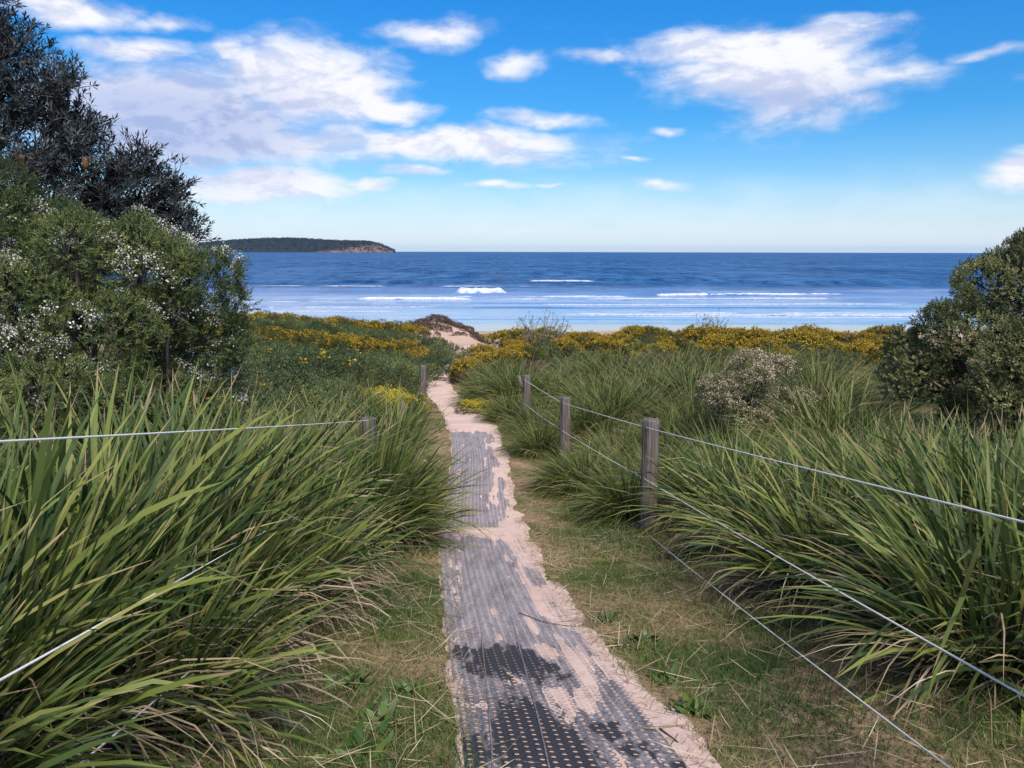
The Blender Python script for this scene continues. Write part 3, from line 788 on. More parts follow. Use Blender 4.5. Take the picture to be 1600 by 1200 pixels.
# --- right: sweeping tussocks behind the right fence
RT = [(2.75, 2.7, .55, math.pi, 'low straggly tussock with dry straw in the bottom right corner', 0, .3), (2.28, 3.5, .88, math.pi - .1, 'nearest tussock at the lower right, its leaves sweeping left over the lowest wire', 30, .4),
      (3.1, 3.3, .95, math.pi + .2, 'strap-leaf tussock at the right edge below the wires', 22, .3),
      (2.75, 4.4, .98, math.pi, 'big strap-leaf tussock in the right foreground above the middle wire', 26, .4),
      (2.12, 5.0, .86, math.pi + .1, 'tussock arching over the middle wire on the right', 16, .4),
      (3.2, 4.6, 1.0, math.pi + .3, 'upright strap-leaf tussock at the right edge near the top wire', 18, .2),
      (2.10, 6.2, .82, math.pi - .1, 'tussock with pale dry leaf ends beside the lowest wire, right of the first post', 12, .4),
      (2.85, 5.8, 1.0, math.pi + .2, 'strap-leaf tussock under the top wire right of the first post', 12, .3),
      (3.5, 6.3, .95, math.pi, 'strap-leaf tussock in the right middle, behind the top wire', 10, .2),
      (2.2, 7.6, .9, math.pi, 'tussock a step behind the first post on its right', 8, .25)]
for k, (x, y, s, rz, lab, nl, ln) in enumerate(RT):
    tussock(DRY if k in (0, 4, 6) else STRAP[2 + k % 2] if x < 2.5 else STRAP[k % 2], x, y, s, rz, lab, 'strap-leaf tussocks right of the path', 'strap_leaf_tussock', nl, ln)
def gpx(px, Y):
    return (px - 800) / F * (Y * math.cos(PITCH) + float(drop(Y)) * math.sin(PITCH))
RF = [(690, 24.5, 1.0, 'dark tussock at the inner side of the path bend, left of the yellow-topped shrubs') if 0 else (812, 19.5, 1.25, 'dark-based tussock left behind the third post'), (880, 20.8, 1.25, 'rounded tussock in a row behind the third post, nearer the sea'), (1000, 17.0, 1.25, 'rounded tussock midway between first post and yellow band'), (955, 14.2, 1.15, 'rounded tussock right behind the second post'), (1045, 11.6, 1.1, 'rounded tussock right behind the first post'), (1080, 16.0, 1.2, 'tussock left behind the pale-flowered bush'), (780, 24.5, 1.25, 'tussock in front of the yellow shrubs right of the path gap'), (868, 18.6, 1.25, 'tussock behind the third post, in front of brown scrub'), (905, 22.5, 1.2, 'tussock below the larger twiggy bush'), (1110, 19.0, 1.3, 'rounded tussock behind the pale-flowered bush, left half'), (1200, 19.5, 1.35, 'tussock peeping over the pale-flowered bush'), (1060, 22.5, 1.3, 'tussock at the front edge of the yellow band, right of centre'), (930, 16.5, 1.1, 'broad tussock behind the second post'), (1270, 14.5, 1.4, 'tussock right behind the pale-flowered bush'), (985, 8.6, .80, 'tussock left of the first post, its blades across the lowest wire'), (1030, 9.2, .85, 'tussock directly behind the first post'),
      (912, 10.2, .80, 'rounded brown-tipped tussock in front of the second post'), (965, 11.2, .85, 'tussock between the first and second posts'),
      (846, 12.9, 1.12, 'rounded tussock left of the second post, at the verge'), (905, 13.6, .9, 'tussock right behind the second post'),
      (838, 14.9, 1.1, 'tussock hiding the foot of the third post'), (800, 16.6, 1.2, 'big dark tussock drooping left of the third post'), (852, 16.8, 1.0, 'tussock just behind the third post'),
      (765, 20.0, 1.0, 'tussock overhanging the path where it bends, yellow flowers at its foot'), (775, 22.5, 1.1, 'tussock below the yellow shrubs beside the path bend'),
      (960, 20.5, 1.45, 'large rounded tussock below the orange-yellow flower band'), (1030, 18.5, 1.3, 'tussock left of the pale-flowered bush'),
      (1010, 15.0, 1.1, 'tussock in the grassy flat behind the first post'), (1075, 13.5, 1.05, 'tussock at the left foot of the pale-flowered bush'),
      (1290, 10.8, 1.5, 'tall upright tussock whose blade tips stand against the sea'), (1340, 11.5, 1.35, 'tall tussock left of the big right shrub'),
      (1240, 9.0, 1.1, 'tussock right below the pale-flowered bush'), (1330, 8.2, 1.25, 'tussock in front of the dark hollow of the right shrub'),
      (1130, 9.8, .95, 'tussock in front of the pale-flowered bush'), (1440, 7.6, 1.25, 'bluish tussock at the foot of the right shrub'), (1540, 7.2, 1.3, 'tussock at the right edge below the big shrub')]
for k, (px, Y, s, lab) in enumerate(RF):
    tall = 'tall' in lab or 'bluish' in lab or 'right edge' in lab
    tussock(FINE[k % 5] if tall else DOME[k % 3], gpx(px, Y), Y, s * (1.0 if tall else .88 if px < 880 and Y < 17.5 else rng.uniform(1.12, 1.45)), math.pi + .3 * math.sin(k * 2.1), lab, 'grass tussocks right of the path')

# --- the denser grass between the single tussocks, one mass on either side
def grass_field(name, pts, per, lmin, lmax, wmin, wmax, mat, lean, K=5):
    parts = []
    for (x, y, s) in pts:
        V, Q, C = clump_blades(per, .26 * s, lmin * s, lmax * s, wmin, wmax, lean=lean, spread=.8, K=K, bend=(.3, 1.2), rcol=blur_rand(per, .42 + rng.normal(0, .13), .22))
        parts.append((V + np.array([x, y, gz(x, y)]), Q, C))
    V, Q, C = join(parts)
    return kind(mesh_obj(name, V, Q, mat=mat, var=C), 'stuff')
def scatter(k, x0, x1, y0, y1, keep):
    out = []
    gap, tries = .62, 0
    while len(out) < k:
        x, y = rng.uniform(x0, x1), rng.uniform(y0, y1); tries += 1
        if tries % 400 == 0: gap *= .93
        if keep(x, y) and all((x - a) ** 2 + (y - b) ** 2 > gap ** 2 for a, b, _ in out): out.append((x, y, rng.uniform(.8, 1.25)))
    return out
pu = lambda x, y: x - float(pathx(y))
grass_field('dune_grass', scatter(170, 1.2, 14, 7.5, 31, lambda x, y: pu(x, y) > (1.75 if y < 13 else 1.3) + .25 * (y < 9) and abs(x) < .72 * y + 1), 120, .32, .68, .007, .013, M['fine'], -.05)
grass_field('dune_grass', scatter(260, -14, -1.2, 6.5, 31, lambda x, y: pu(x, y) < -1.35 and abs(x) < .72 * y + 1), 120, .36, .75, .007, .013, M['fine'], .05)
grass_field('dune_grass', scatter(36, 2.2, 5.5, 3.0, 8, lambda x, y: x > 2.1 + .1 * (8 - y)), 110, .6, 1.2, .009, .017, M['strap'], -.2, 6)
grass_field('dune_grass', scatter(36, -4.5, -1.7, 2.0, 7, lambda x, y: True), 110, .6, 1.2, .009, .018, M['strap'], .2, 6)

# --- shrubs
def sprays(Pn, axis, L, M_, leaf_l, leaf_w, ang=.9, droop=0.0, rc=None):
    """leafy twig tips: M_ leaves set spirally along each axis. returns V,Q,C"""
    N = len(Pn)
    ref = np.where(np.abs(axis[:, 2:3]) > .9, np.array([[1., 0, 0]]), np.array([[0, 0, 1.]]))
    a = nrm(np.cross(axis, ref)); b = np.cross(axis, a)
    s = (np.arange(M_) + .5) / M_
    ph = np.arange(M_)[None] * 2.4 + rng.random((N, 1)) * 6.283
    an = ang * (1.25 - .8 * s[None]) + rng.normal(0, .18, (N, M_))
    rad = a[:, None] * np.cos(ph)[..., None] + b[:, None] * np.sin(ph)[..., None]
    d = nrm(axis[:, None] * np.cos(an)[..., None] + rad * np.sin(an)[..., None] + np.array([0, 0, -droop]))
    base = Pn[:, None] + axis[:, None] * (s[None] * L)[..., None] * rng.uniform(.75, 1.25, (N, 1, 1))
    ll = leaf_l * rng.uniform(.65, 1.2, (N, M_))[..., None]; lw = leaf_w * rng.uniform(.75, 1.2, (N, M_))[..., None]
    sd = nrm(np.cross(d, axis[:, None] + .01)); up = np.cross(sd, d)
    mid = base + d * ll * .55
    V = np.stack([base, mid - sd * lw / 2 + up * lw * .15, base + d * ll, mid + sd * lw / 2 + up * lw * .15], 2).reshape(-1, 3)
    Q = np.arange(N * M_ * 4).reshape(-1, 4)
    if rc is None: rc = rng.random(N)
    C = np.zeros((N, M_, 4, 3)); C[..., 0] = np.clip(rc[:, None, None] + rng.normal(0, .10, (N, M_, 1)), 0, 1); C[..., 1] = np.array([0, .5, 1, .5]); C[..., 2] = rng.random((N, M_, 1))
    return V, Q, C.reshape(-1, 3)
def cauli(lobes, k, f, seed=1):
    # break each lobe into smaller rounded tufts
    r_ = np.random.default_rng(seed); out = []
    for q in lobes:
        out.append((q[0], q[1], q[2], q[3] * .86, q[4] * .86, q[5] * .86))
        for _ in range(k):
            d = nrm(r_.normal(size=3)); d[2] = abs(d[2]) if r_.random() < .75 else d[2]
            ff = f * r_.uniform(.65, 1.25)
            out.append(tuple(q[i] + d[i] * q[3 + i] * .86 for i in range(3)) + tuple(q[3 + i] * ff for i in range(3)))
    return out
def shell(lobes, N, thick=.16, zmin=-.7, inner=.72, lump=.2):
    lob = np.array(lobes, float)                                  # x,y,z,rx,ry,rz
    ar = (lob[:, 3] * lob[:, 4] * lob[:, 5]) ** (2 / 3)
    out_p, out_d, tot = [], [], 0
    while tot < N:
        m = N * 2
        i = rng.choice(len(lob), m, p=ar / ar.sum())
        d = nrm(rng.normal(size=(m, 3)))
        k = d[:, 2] > zmin; i, d = i[k], d[k]
        lumpv = 1 + lump * 2 * (fbm(d[:, 0] * 2.3 + i * 3.1, d[:, 1] * 2.3 + d[:, 2] * 2.9, 77, 3) - .5)
        rr = lumpv * (1 - np.abs(rng.normal(0, thick, len(i))))
        p = lob[i, :3] + d * lob[i, 3:6] * rr[:, None]
        # drop what lies deep inside another lobe
        ins = np.zeros(len(p), bool)
        for q in lob:
            ins |= (((p - q[:3]) / q[3:6]) ** 2).sum(1) < inner ** 2
        p, d = p[~ins], nrm(d[~ins] / lob[i[~ins], 3:6])
        out_p.append(p); out_d.append(d); tot += len(p)
    p = np.concatenate(out_p)[:N]; d = np.concatenate(out_d)[:N]
    return p, d
def petals(P0, per, rad, size, rc=None):
    N = len(P0)
    c = P0[:, None] + rng.normal(0, rad, (N, per, 3)) * [1, 1, .7]
    a = nrm(rng.normal(size=(N, per, 3))); b = nrm(np.cross(a, rng.normal(size=(N, per, 3))))
    s = size * rng.uniform(.6, 1.3, (N, per, 1))
    V = np.stack([c - a * s, c - b * s, c + a * s, c + b * s], 2).reshape(-1, 3)
    Q = np.arange(N * per * 4).reshape(-1, 4)
    C = np.repeat(np.clip(np.repeat(rng.random(N), per) + rng.normal(0, .25, N * per), 0, 1), 4)
    return V, Q, np.stack([C, C * 0, C * 0], 1)
def limb(p0, p1, r0, r1, k=6, sag=.12):
    t = np.linspace(0, 1, k)[:, None]
    p = np.array(p0) * (1 - t) + np.array(p1) * t
    L = np.linalg.norm(np.array(p1) - np.array(p0))
    p = p + np.sin(t * np.pi) * rng.normal(0, sag * .5, (1, 3)) * L + rng.normal(0, .02 * L, (k, 3)) * (np.sin(t * np.pi) > .05)
    p[:, 2] += (np.sin(t * np.pi) * sag * L)[:, 0] * -.4
    return p, r0 + (r1 - r0) * t[:, 0]
def shrub(name, label, cat, base, lobes, N, leaf, mat, group=None, flowers=None, twigs=120, bark=None, trunk_r=.05, axis_up=.5, thick=.20, inner=.80, lump=.2, local=True, zmin=-.7, ck=9, cf=.36):
    """lobes in world coordinates; the parts are stored relative to the root at the base"""
    base = np.array(base, float)
    root = empty(name, label, cat, base, group)
    L, M_, ll, lw, ang = leaf
    p, d = shell(cauli(lobes, ck, cf), N, thick, zmin, inner, lump)
    ax = nrm(d * .85 + np.array([0, 0, axis_up]) + rng.normal(0, .35, d.shape))
    pn = fbm(p[:, 0] * 2.2 + p[:, 2] * 1.3, p[:, 1] * 2.2 + p[:, 2] * 1.7, 99, 3)
    rc = np.clip(.40 + 1.2 * (pn - .5) + rng.normal(0, .15, N), 0, 1)
    V, Q, C = sprays(p - base, ax, L, M_, ll, lw, ang, rc=rc)
    kind(mesh_obj('foliage', V, Q, mat=mat, parent=root, var=C, smooth=False), 'stuff')
    if flowers:
        fm, frac, per, rad, size, up, ffn = flowers
        fl = fbm(p[:, 0] * 2.6 + 9, p[:, 1] * 2.6 + p[:, 2] * 2.4, 55, 3)
        sel = (d[:, 2] > up) & (fl > 1 - frac) & (rng.random(N) < ffn)
        pf = (p + ax * L * .95)[sel] - base
        if len(pf):
            V, Q, C = petals(pf, per, rad, size)
            kind(mesh_obj('flowers', V, Q, mat=fm, parent=root, var=C, smooth=False), 'stuff')
    lob = np.array(lobes, float)
    bark = bark or M['bark']
    for q in lob[:7]:
        pts, rr = limb((0, 0, -.08), q[:3] - base, trunk_r, trunk_r * .4, 7)
        mesh_obj('branch', *tube(pts, rr, 6)[:2], mat=bark, parent=root)
    if twigs:
        parts = []
        sel = rng.choice(N, min(twigs, N), replace=False)
        for k in sel:
            q = lob[np.argmin(((lob[:, :3] - p[k]) ** 2).sum(1)), :3]
            q = q + (base * [1, 1, 1] - q) * .15
            pts, rr = limb(q - base, p[k] - base, trunk_r * .30, trunk_r * .07, 4)
            parts.append(tube(pts, rr, 4))
        V, Q, C = join(parts)
        kind(mesh_obj('twigs', V, Q, mat=bark, parent=root), 'stuff')
    return root
def px_lobes(lst, Y):
    """(px, py, radius px, dy) at distance Y -> lobes"""
    out = []
    for e in lst:
        px, py, r, dy = e[:4]
        yy = Y + dy
        c = at(px, py, yy); rr = r / F * (yy * math.cos(PITCH))
        out.append((c[0], c[1], c[2], rr, rr * (e[4] if len(e) > 4 else 1.0), rr * (e[5] if len(e) > 5 else .95)))
    return out
# the big white-flowered shrub at the left
lob = px_lobes([(20, 390, 105, 0), (120, 415, 90, -.2), (215, 430, 80, 0), (290, 455, 62, .1), (318, 505, 48, .2), (40, 510, 105, -.5), (150, 530, 85, -.4), (70, 620, 85, -.8), (165, 625, 70, -.5), (250, 530, 60, .4), (260, 610, 60, .2), (330, 440, 48, 0), (345, 480, 40, .1), (345, 540, 45, .3), (200, 690, 70, 0), (60, 700, 80, -.4), (320, 650, 60, .4), (200, 455, 75, .7), (130, 500, 85, .6), (265, 440, 55, .6), (240, 500, 60, .8), (330, 590, 50, .5), (-110, 420, 120, 0), (-110, 560, 120, -.3), (10, 480, 110, .8)], 6.8)
b = at(130, 640, 7.0)
shrub('flowering_shrub', 'big green shrub with small white flower clusters filling the left side', 'shrub', (b[0], 7.0, gz(b[0], 7.0)), lob, 26000, (.080, 16, .034, .0075, .75), M['heath'],
      flowers=(M['white'], .45, 22, .028, .0074, -.1, .38), twigs=420, trunk_r=.032)
# banksia behind it
lob = px_lobes([(-40, 110, 100, 0), (35, 150, 70, .3), (10, 60, 50, .4), (60, 240, 80, 0), (135, 275, 65, -.2), (-60, 260, 110, 0), (190, 320, 60, 0), (250, 335, 42, .2), (285, 370, 30, .2), (60, 330, 80, .3), (95, 140, 34, 0), (130, 215, 30, .2), (215, 265, 26, .1), (262, 300, 24, .2), (-150, 80, 110, .3), (-60, 10, 75, .3)], 10.5)
def banksia():
    bx = at(20, 500, 10.8)[0]
    base = np.array([bx - .6, 10.8, gz(bx - .6, 10.8)])
    root = empty('banksia_tree', 'dark blue-green tree with whorled leaves rising behind the white-flowered shrub', 'tree', base)
    L = np.array(lob); L[:, 3:6] *= .88
    top = base + np.array([-.15, 0, 3.0])
    tr = np.stack([base + (top - base) * t + np.array([.12 * math.sin(t * 5), .1 * math.cos(t * 4), 0]) for t in np.linspace(0, 1, 9)]); tr[0, 2] -= .1
    mesh_obj('trunk', *tube(tr - base, np.linspace(.13, .06, 9), 10)[:2], mat=M['bark'], parent=root)
    tw, tips, axs = [], [], []
    for q in L:
        k = int(np.clip((q[2] - base[2]) / 3.0 * 8 * .6, 1, 8))
        pts, rr = limb(tr[k], q[:3], .055, .022, 8)
        mesh_obj('branch', *tube(pts - base, rr, 7)[:2], mat=M['bark'], parent=root)
        nt = int(9 + 36 * q[3])
        p, d = shell([q], nt, .18, -.75, 0, .3)
        for j in range(nt):
            e, r2 = limb(q[:3] + (pts[5] - q[:3]) * rng.random(), p[j], .013, .005, 5, .10)
            tw.append(tube(e - base, r2, 4))
            for f in (.45, .62, .8, 1.0):
                v = e[min(4, int(f * 4))]
                m = 2 if f < 1 else 3
                for _ in range(m):
                    dd = nrm(nrm(e[-1] - e[0]) * .6 + d[j] * .3 + np.array([0, 0, .45]) + rng.normal(0, .55, 3))
                    end = v + dd * rng.uniform(.10, .26)
                    tw.append(tube(np.stack([v, (v + end) / 2 + rng.normal(0, .012, 3), end]) - base, [.006, .005, .004], 3))
                    tips.append(end - dd * .05); axs.append(dd)
    V, Q, C = join(tw)
    kind(mesh_obj('twigs', V, Q, mat=M['bark'], parent=root), 'stuff')
    tips, axs = np.array(tips), np.array(axs)
    V, Q, C = sprays(tips - base, axs, .10, 10, .105, .022, .95)
    kind(mesh_obj('foliage', V, Q, mat=M['banksia'], parent=root, var=C, smooth=False), 'stuff')
    for (px, py, Y) in ((34, 262, 9.9), (134, 266, 9.9)):
        c = at(px, py, Y)
        t = np.linspace(0, 1, 11); a = np.arange(12) * 2 * np.pi / 12
        r = .036 * np.sqrt(np.clip(1 - (2 * t - 1) ** 4, 0.02, 1))[:, None] * (1 + .22 * ((np.arange(12)[None] + np.arange(11)[:, None]) % 2))
        V = np.stack([r * np.cos(a), r * np.sin(a), np.broadcast_to(t[:, None] * .15, r.shape)], -1) + c - base
        i = np.arange(10)[:, None] * 12 + np.arange(12); jn = np.arange(10)[:, None] * 12 + (np.arange(12) + 1) % 12
        Q = np.stack([i, jn, jn + 12, i + 12], -1).reshape(-1, 4)
        mesh_obj('flower_spike', V, Q, mat=M['spike'], parent=root, var=np.stack([rng.random(132), np.zeros(132), np.zeros(132)], 1), smooth=False)
banksia()
# dense shrub at the right edge
lob = px_lobes([(1610, 460, 92, 0), (1562, 462, 52, .2), (1478, 532, 48, 0), (1528, 512, 55, .1), (1580, 555, 68, -.7), (1630, 600, 80, -.8), (1680, 500, 110, 0), (1425, 555, 40, .2), (1410, 600, 34, .3), (1464, 500, 27, 0), (1510, 660, 45, -.3), (1600, 690, 50, -.9), (1555, 625, 45, -.8), (1560, 690, 38, -.9), (1700, 420, 90, .4), (1480, 600, 50, .6), (1558, 426, 30, .4), (1700, 640, 90, -.6), (1600, 404, 32, .4)], 11.0)
b = at(1600, 660, 11.2)
shrub('coastal_shrub', 'large dense grey-green shrub rising at the right edge, dark hollow at its left foot', 'shrub', (b[0], 11.2, gz(b[0], 11.2)), lob, 19000, (.085, 13, .040, .016, .95), M['grey_leaf'], twigs=300, trunk_r=.06, lump=.2, ck=12, cf=.34,
      flowers=(M['cream'], .30, 6, .02, .006, .2, .10))
# pale-flowered round bush on the right
lob = px_lobes([(1165, 615, 58, 0), (1200, 592, 45, .2), (1122, 632, 38, -.2), (1215, 632, 48, .2), (1165, 655, 55, 0)], 11.6)
b = at(1170, 660, 11.6)
shrub('flowering_shrub', 'rounded bush covered in cream-white flower heads among the right tussocks', 'shrub', (b[0], 11.6, gz(b[0], 11.6)), lob, 4200, (.07, 11, .028, .008, .8), M['grey_leaf'],
      flowers=(M['cream'], .66, 16, .022, .009, 0.0, .5), twigs=160, trunk_r=.03)
# twiggy greyish bushes against the sea
def twiggy(px, py, Y, wpx, hpx, label, k, leafy=True):
    c = at(px, py, Y); sc_ = Y * math.cos(PITCH) / F
    wid, hh = wpx * sc_ / 2, hpx * sc_
    base = np.array([c[0], Y, gz(c[0], Y)])
    hh = c[2] + hh - base[2]
    root = empty('twiggy_shrub', label, 'shrub', base, 'bare twiggy bushes standing up against the surf')
    tw, tips, axs = [], [], []
    for j in range(k):
        a = rng.random() * 6.283; r = wid * math.sqrt(rng.random())
        e = np.array([r * math.cos(a), r * math.sin(a), hh * rng.uniform(.6, 1.0) * (1 - .45 * (r / wid) ** 2)])
        pts, rr = limb((r * .15 * math.cos(a), r * .15 * math.sin(a), -.05), e, .022, .006, 7, .05)
        tw.append(tube(pts, rr, 4))
        for m in range(7):
            v = pts[rng.integers(3, 7)]; dd = nrm(np.array([0, 0, .7]) + rng.normal(0, .5, 3)); end = v + dd * rng.uniform(.12, .35) 
            tw.append(tube(np.stack([v, end]), [.008, .004], 3)); tips.append(end - dd * .06); axs.append(dd)
    V, Q, C = join(tw); kind(mesh_obj('twigs', V, Q, mat=M['pale_bark'], parent=root), 'stuff')
    V, Q, C = sprays(np.array(tips), np.array(axs), .10, 7, .055, .026, .9)
    kind(mesh_obj('foliage', V, Q, mat=M['grey_leaf'], parent=root, var=C, smooth=False), 'stuff')
twiggy(845, 520, 33, 105, 38, 'bare grey-leaved twiggy bush standing up against the surf, right of the path', 34)
twiggy(1110, 512, 31, 60, 28, 'smaller twiggy bush standing up against the surf, far right of the path', 18)

# yellow-flowering shrubs: a few prototypes, copied along the crest
def yellow_proto(seed, fl_mat, frac, mat):
    lobes = []
    for j in range(9):
        a = rng.random() * 6.283; r = .75 * math.sqrt(rng.random())
        lobes.append((r * math.cos(a), r * math.sin(a), .35 + .25 * rng.random() - .15 * r, .42, .42, .36))
    root = shrub('yellow_flowering_shrub', 'x', 'shrub', (0, 0, 0), lobes, 1500, (.10, 9, .050, .016, .85), mat,
                 flowers=(fl_mat, frac, 9, .035, .018, .12, .95), twigs=60, trunk_r=.02, lump=.25)
    return root
def copy_tree(r, loc, rz, s, label, group, name=None):
    c = r.copy(); col.objects.link(c)
    c.location = loc; c.rotation_euler = (0, 0, rz); c.scale = (s[0], s[1], s[2])
    c['label'] = label
    if group: c['group'] = group
    elif 'group' in c: del c['group']
    for ch in r.children:
        d = ch.copy(); col.objects.link(d); d.parent = c
    return c
def drop_tree(r):
    for ch in list(r.children): bpy.data.objects.remove(ch)
    bpy.data.objects.remove(r)
YP = [yellow_proto(k, M['yellow'], .64 if k < 2 else .48, M['yellow_leaf']) for k in range(3)]
BY = yellow_proto(5, M['bright_yellow'], .62, M['yellow_leaf'])
GP = yellow_proto(6, M['yellow'], .22, M['heath'])
BP = yellow_proto(7, M['brown_leaf'], .5, M['brown_leaf'])
def place(pr, px, Y, s, label, group, dz=0.0):
    x = gpx(px, Y)
    sx = s * rng.uniform(.9, 1.2)
    copy_tree(pr, (x, Y, gz(x, Y) - .05 + dz), rng.random() * 6.28, (sx, sx, s), label, group)
for (px, Y, lab) in ((845, 25.5, 'brownish leafless scrub patch in front of the yellow band behind the third post'), (930, 24.6, 'purplish brown scrub at the foot of the yellow band, centre'), (1070, 25.4, 'brown scrub clump below the smaller twiggy bush'), (1010, 26.0, 'dry brown scrub between two yellow shrubs')):
    place(BP, px, Y, .72, lab, None)
for (px, Y, s_, lab) in ((885, 25.0, .8, 'green bush with sparse yellow flowers right of the third post'), (1130, 25.0, .9, 'green bush at the front of the yellow band near the pale-flowered bush'), (1290, 24.0, .9, 'green bush behind the tall upright tussock')):
    place(GP, px, Y, s_, lab, None)
lab_r = 'low orange-yellow flowering shrub in the dense band on the dune crest, right of the path'
lab_l = 'low olive shrub with dull yellow flowers on the dune crest, left of the path'
k = 0
for px in range(800, 1420, 26):
    for row in range(2):
        Y = 27.5 + 4.5 * row + rng.uniform(-1, 1) + (2 if px < 900 else 0)
        where = 'behind the third post' if px < 850 else 'below the larger twiggy bush' if px < 905 else 'above the large rounded tussock' if px < 1000 else 'left of the smaller twiggy bush' if px < 1085 else 'below the smaller twiggy bush' if px < 1150 else 'behind the pale-flowered bush' if px < 1250 else 'behind the tall dark blade tips' if px < 1340 else 'beside the big right shrub'
        lab_r = ('front' if row == 0 else 'rear') + ' orange-yellow flowering shrub of the crest band, ' + where
        place(GP if k % 6 == 4 else YP[k % 3], px + rng.uniform(-12, 12), Y, rng.uniform(.66, 1.12), lab_r if k % 6 != 4 else lab_r.replace('orange-yellow flowering', 'mostly green'), 'yellow shrub band right of the path'); k += 1
for px in range(280, 665, 26):
    for row in range(4):
        Y = 25.5 + 4.6 * row + rng.uniform(-1, 1)
        where = 'beside the white-flowered shrub' if px < 400 else 'left of the middle of the left band' if px < 470 else 'in the middle of the left band' if px < 560 else 'near the path gap'
        lab_l = ['foremost', 'second-row', 'third-row', 'rearmost'][row] + ' olive shrub with dull yellow flowers, ' + where
        place(YP[2] if k % 2 else GP, px + rng.uniform(-12, 12), Y, rng.uniform(.85, 1.1), lab_l, 'yellow-tinged shrub band left of the path'); k += 1
place(BY, 618, 17.2, .70, 'bright yellow flowering bush beside the far left post', None)
place(BY, 640, 17.9, .42, 'bright yellow flowers in front of the far left post', None)
place(BY, 590, 17.9, .6, 'smaller bright yellow bush left behind the bright one at the path', None)
place(BY, 742, 18.4, .42, 'small bright yellow flower clump at the right edge of the path bend', None)
place(YP[0], 735, 26.0, .95, 'yellow-topped shrub overhanging the path bend from the right', None)
place(YP[1], 770, 27.5, .95, 'yellow-topped shrub right of the path gap to the beach', None)
place(YP[0], 800, 29.0, .8, 'yellow shrub in front of the larger twiggy bush', None)
place(GP, 690, 29.5, 1.05, 'dark green leafy bush at the left of the path gap', None)
place(GP, 668, 27.0, 1.0, 'green bush with a few yellow flowers behind the far left post', None)
place(GP, 425, 12.0, 1.2, 'low dark green bush right of the white-flowered shrub', None)
place(GP, 500, 17.0, .9, 'low green bush in the grass left of the bright yellow bush', None)
place(GP, 365, 9.6, .9, 'low green bush at the right foot of the white-flowered shrub', None)
for (px, Y, s) in ((682, 46.4, .42), (700, 46.9, .36), (718, 48.4, .4), (728, 48.9, .4), (746, 48.2, .38), (660, 45.6, .5), (690, 50.6, .6), (735, 51, .5), (712, 51.6, .55), (690, 47.6, .5), (715, 47.4, .45), (672, 47.2, .6), (655, 46.6, .7), (735, 48.0, .45), (705, 49.5, .55), (640, 49, .8), (760, 50.2, .45), (678, 49.0, .75), (700, 50.5, .7), (725, 50.0, .62), (742, 49.0, .62), (655, 48.5, .8), (665, 51.5, .7), (750, 50.4, .5), (640, 47.0, .9)):
    place(BP, px, Y, s * 1.18, 'low brown scrub bush ' + ('on the left flank' if px < 668 else 'on the right flank' if px > 733 else 'at the seaward side' if Y > 50.3 else 'on the crown' if Y > 48.1 else 'at the near foot') + ' of the sandy mound above the beach', 'brown scrub on the mound', dz=-.36)
for (px, Y, s_, lab) in ((560, 20.0, 1.3, 'green bush left of the bright yellow bush, middle distance'), (455, 18.5, 1.4, 'green bush in the left grass below the yellow-tinged band'), (600, 23.5, 1.05, 'green bush right above the bright yellow bush'), (515, 22.5, 1.3, 'green bush at the front of the left band, centre'), (405, 15.0, 1.35, 'green bush near the white-flowered shrub, behind the low dark one'), (690, 34.0, .95, 'green bush hiding the sand at the left of the path gap'), (672, 37.0, 1.0, 'rear green bush at the left of the path gap'), (480, 14.0, 1.1, 'low green bush amid the left grass, nearest the wire end')):
    place(GP, px, Y, s_, lab, None)
place(YP[1], 752, 33.0, .9, 'yellow shrub closing the right side of the path gap', None)
for r in YP + [BY, GP, BP]: drop_tree(r)

# ================================================================== fences
def post(parent, p, top, rad, label=None, tilt=0.0, part_name='post'):
    """round weathered timber post: checks split into its side, weather-worn chamfered top"""
    sides, rows = 28, 14
    a = np.arange(sides) * 2 * np.pi / sides
    z = np.concatenate([np.linspace(-.25, top - .015, rows), [top - .004, top]])
    r = np.concatenate([np.full(rows, rad), [rad * .93, rad * .82]])
    rr = r[:, None] * (1 + .05 * (fbm(np.cos(a)[None] * 1.5 + p[0] * 7, np.sin(a)[None] * 1.5 + z[:, None] * .5, 13, 3) - .5))
    for c0 in (1.2, 3.9, 5.3):                        # drying checks
        g = np.exp(-((a - c0) / .12) ** 2)[None] * sstep(.15, .5, fbm(z[:, None] * 1.4, z[:, None] * 0 + c0, 17, 2) + .25 * (z[:, None] > top - .4))
        rr = rr * (1 - .16 * g)
    V = np.stack([rr * np.cos(a), rr * np.sin(a), np.broadcast_to(z[:, None], rr.shape) + .0], -1)
    V[-1, :, 2] += .006 * np.sin(a * 5)
    V = V.reshape(-1, 3)
    k = len(z)
    i = np.arange(k - 1)[:, None] * sides + np.arange(sides); j = np.arange(k - 1)[:, None] * sides + (np.arange(sides) + 1) % sides
    Q = np.stack([i, j, j + sides, i + sides], -1).reshape(-1, 4)
    V = np.concatenate([V, [[0, 0, top - .004]]]); c = len(V) - 1
    T = np.stack([(k - 1) * sides + np.arange(sides), (k - 1) * sides + (np.arange(sides) + 1) % sides, np.full(sides, c)], 1)
    o = mesh_obj(part_name, V, Q, T, mat=M['wood'], parent=parent, smooth=True)
    o.location = Vector(p) - parent.location
    o.rotation_euler = (tilt * .4, tilt, 0)
    if label: o['label'] = label
    return o
def wire(parent, a, b, sag=.02, r=.0036):
    t = np.linspace(0, 1, 15)[:, None]
    p = np.array(a) * (1 - t) + np.array(b) * t
    p[:, 2] -= sag * 4 * (t * (1 - t))[:, 0]
    V, Q, _ = tube(p - np.array(parent.location), r, 6)
    return mesh_obj('wire', V, Q, mat=M['wire'], parent=parent)
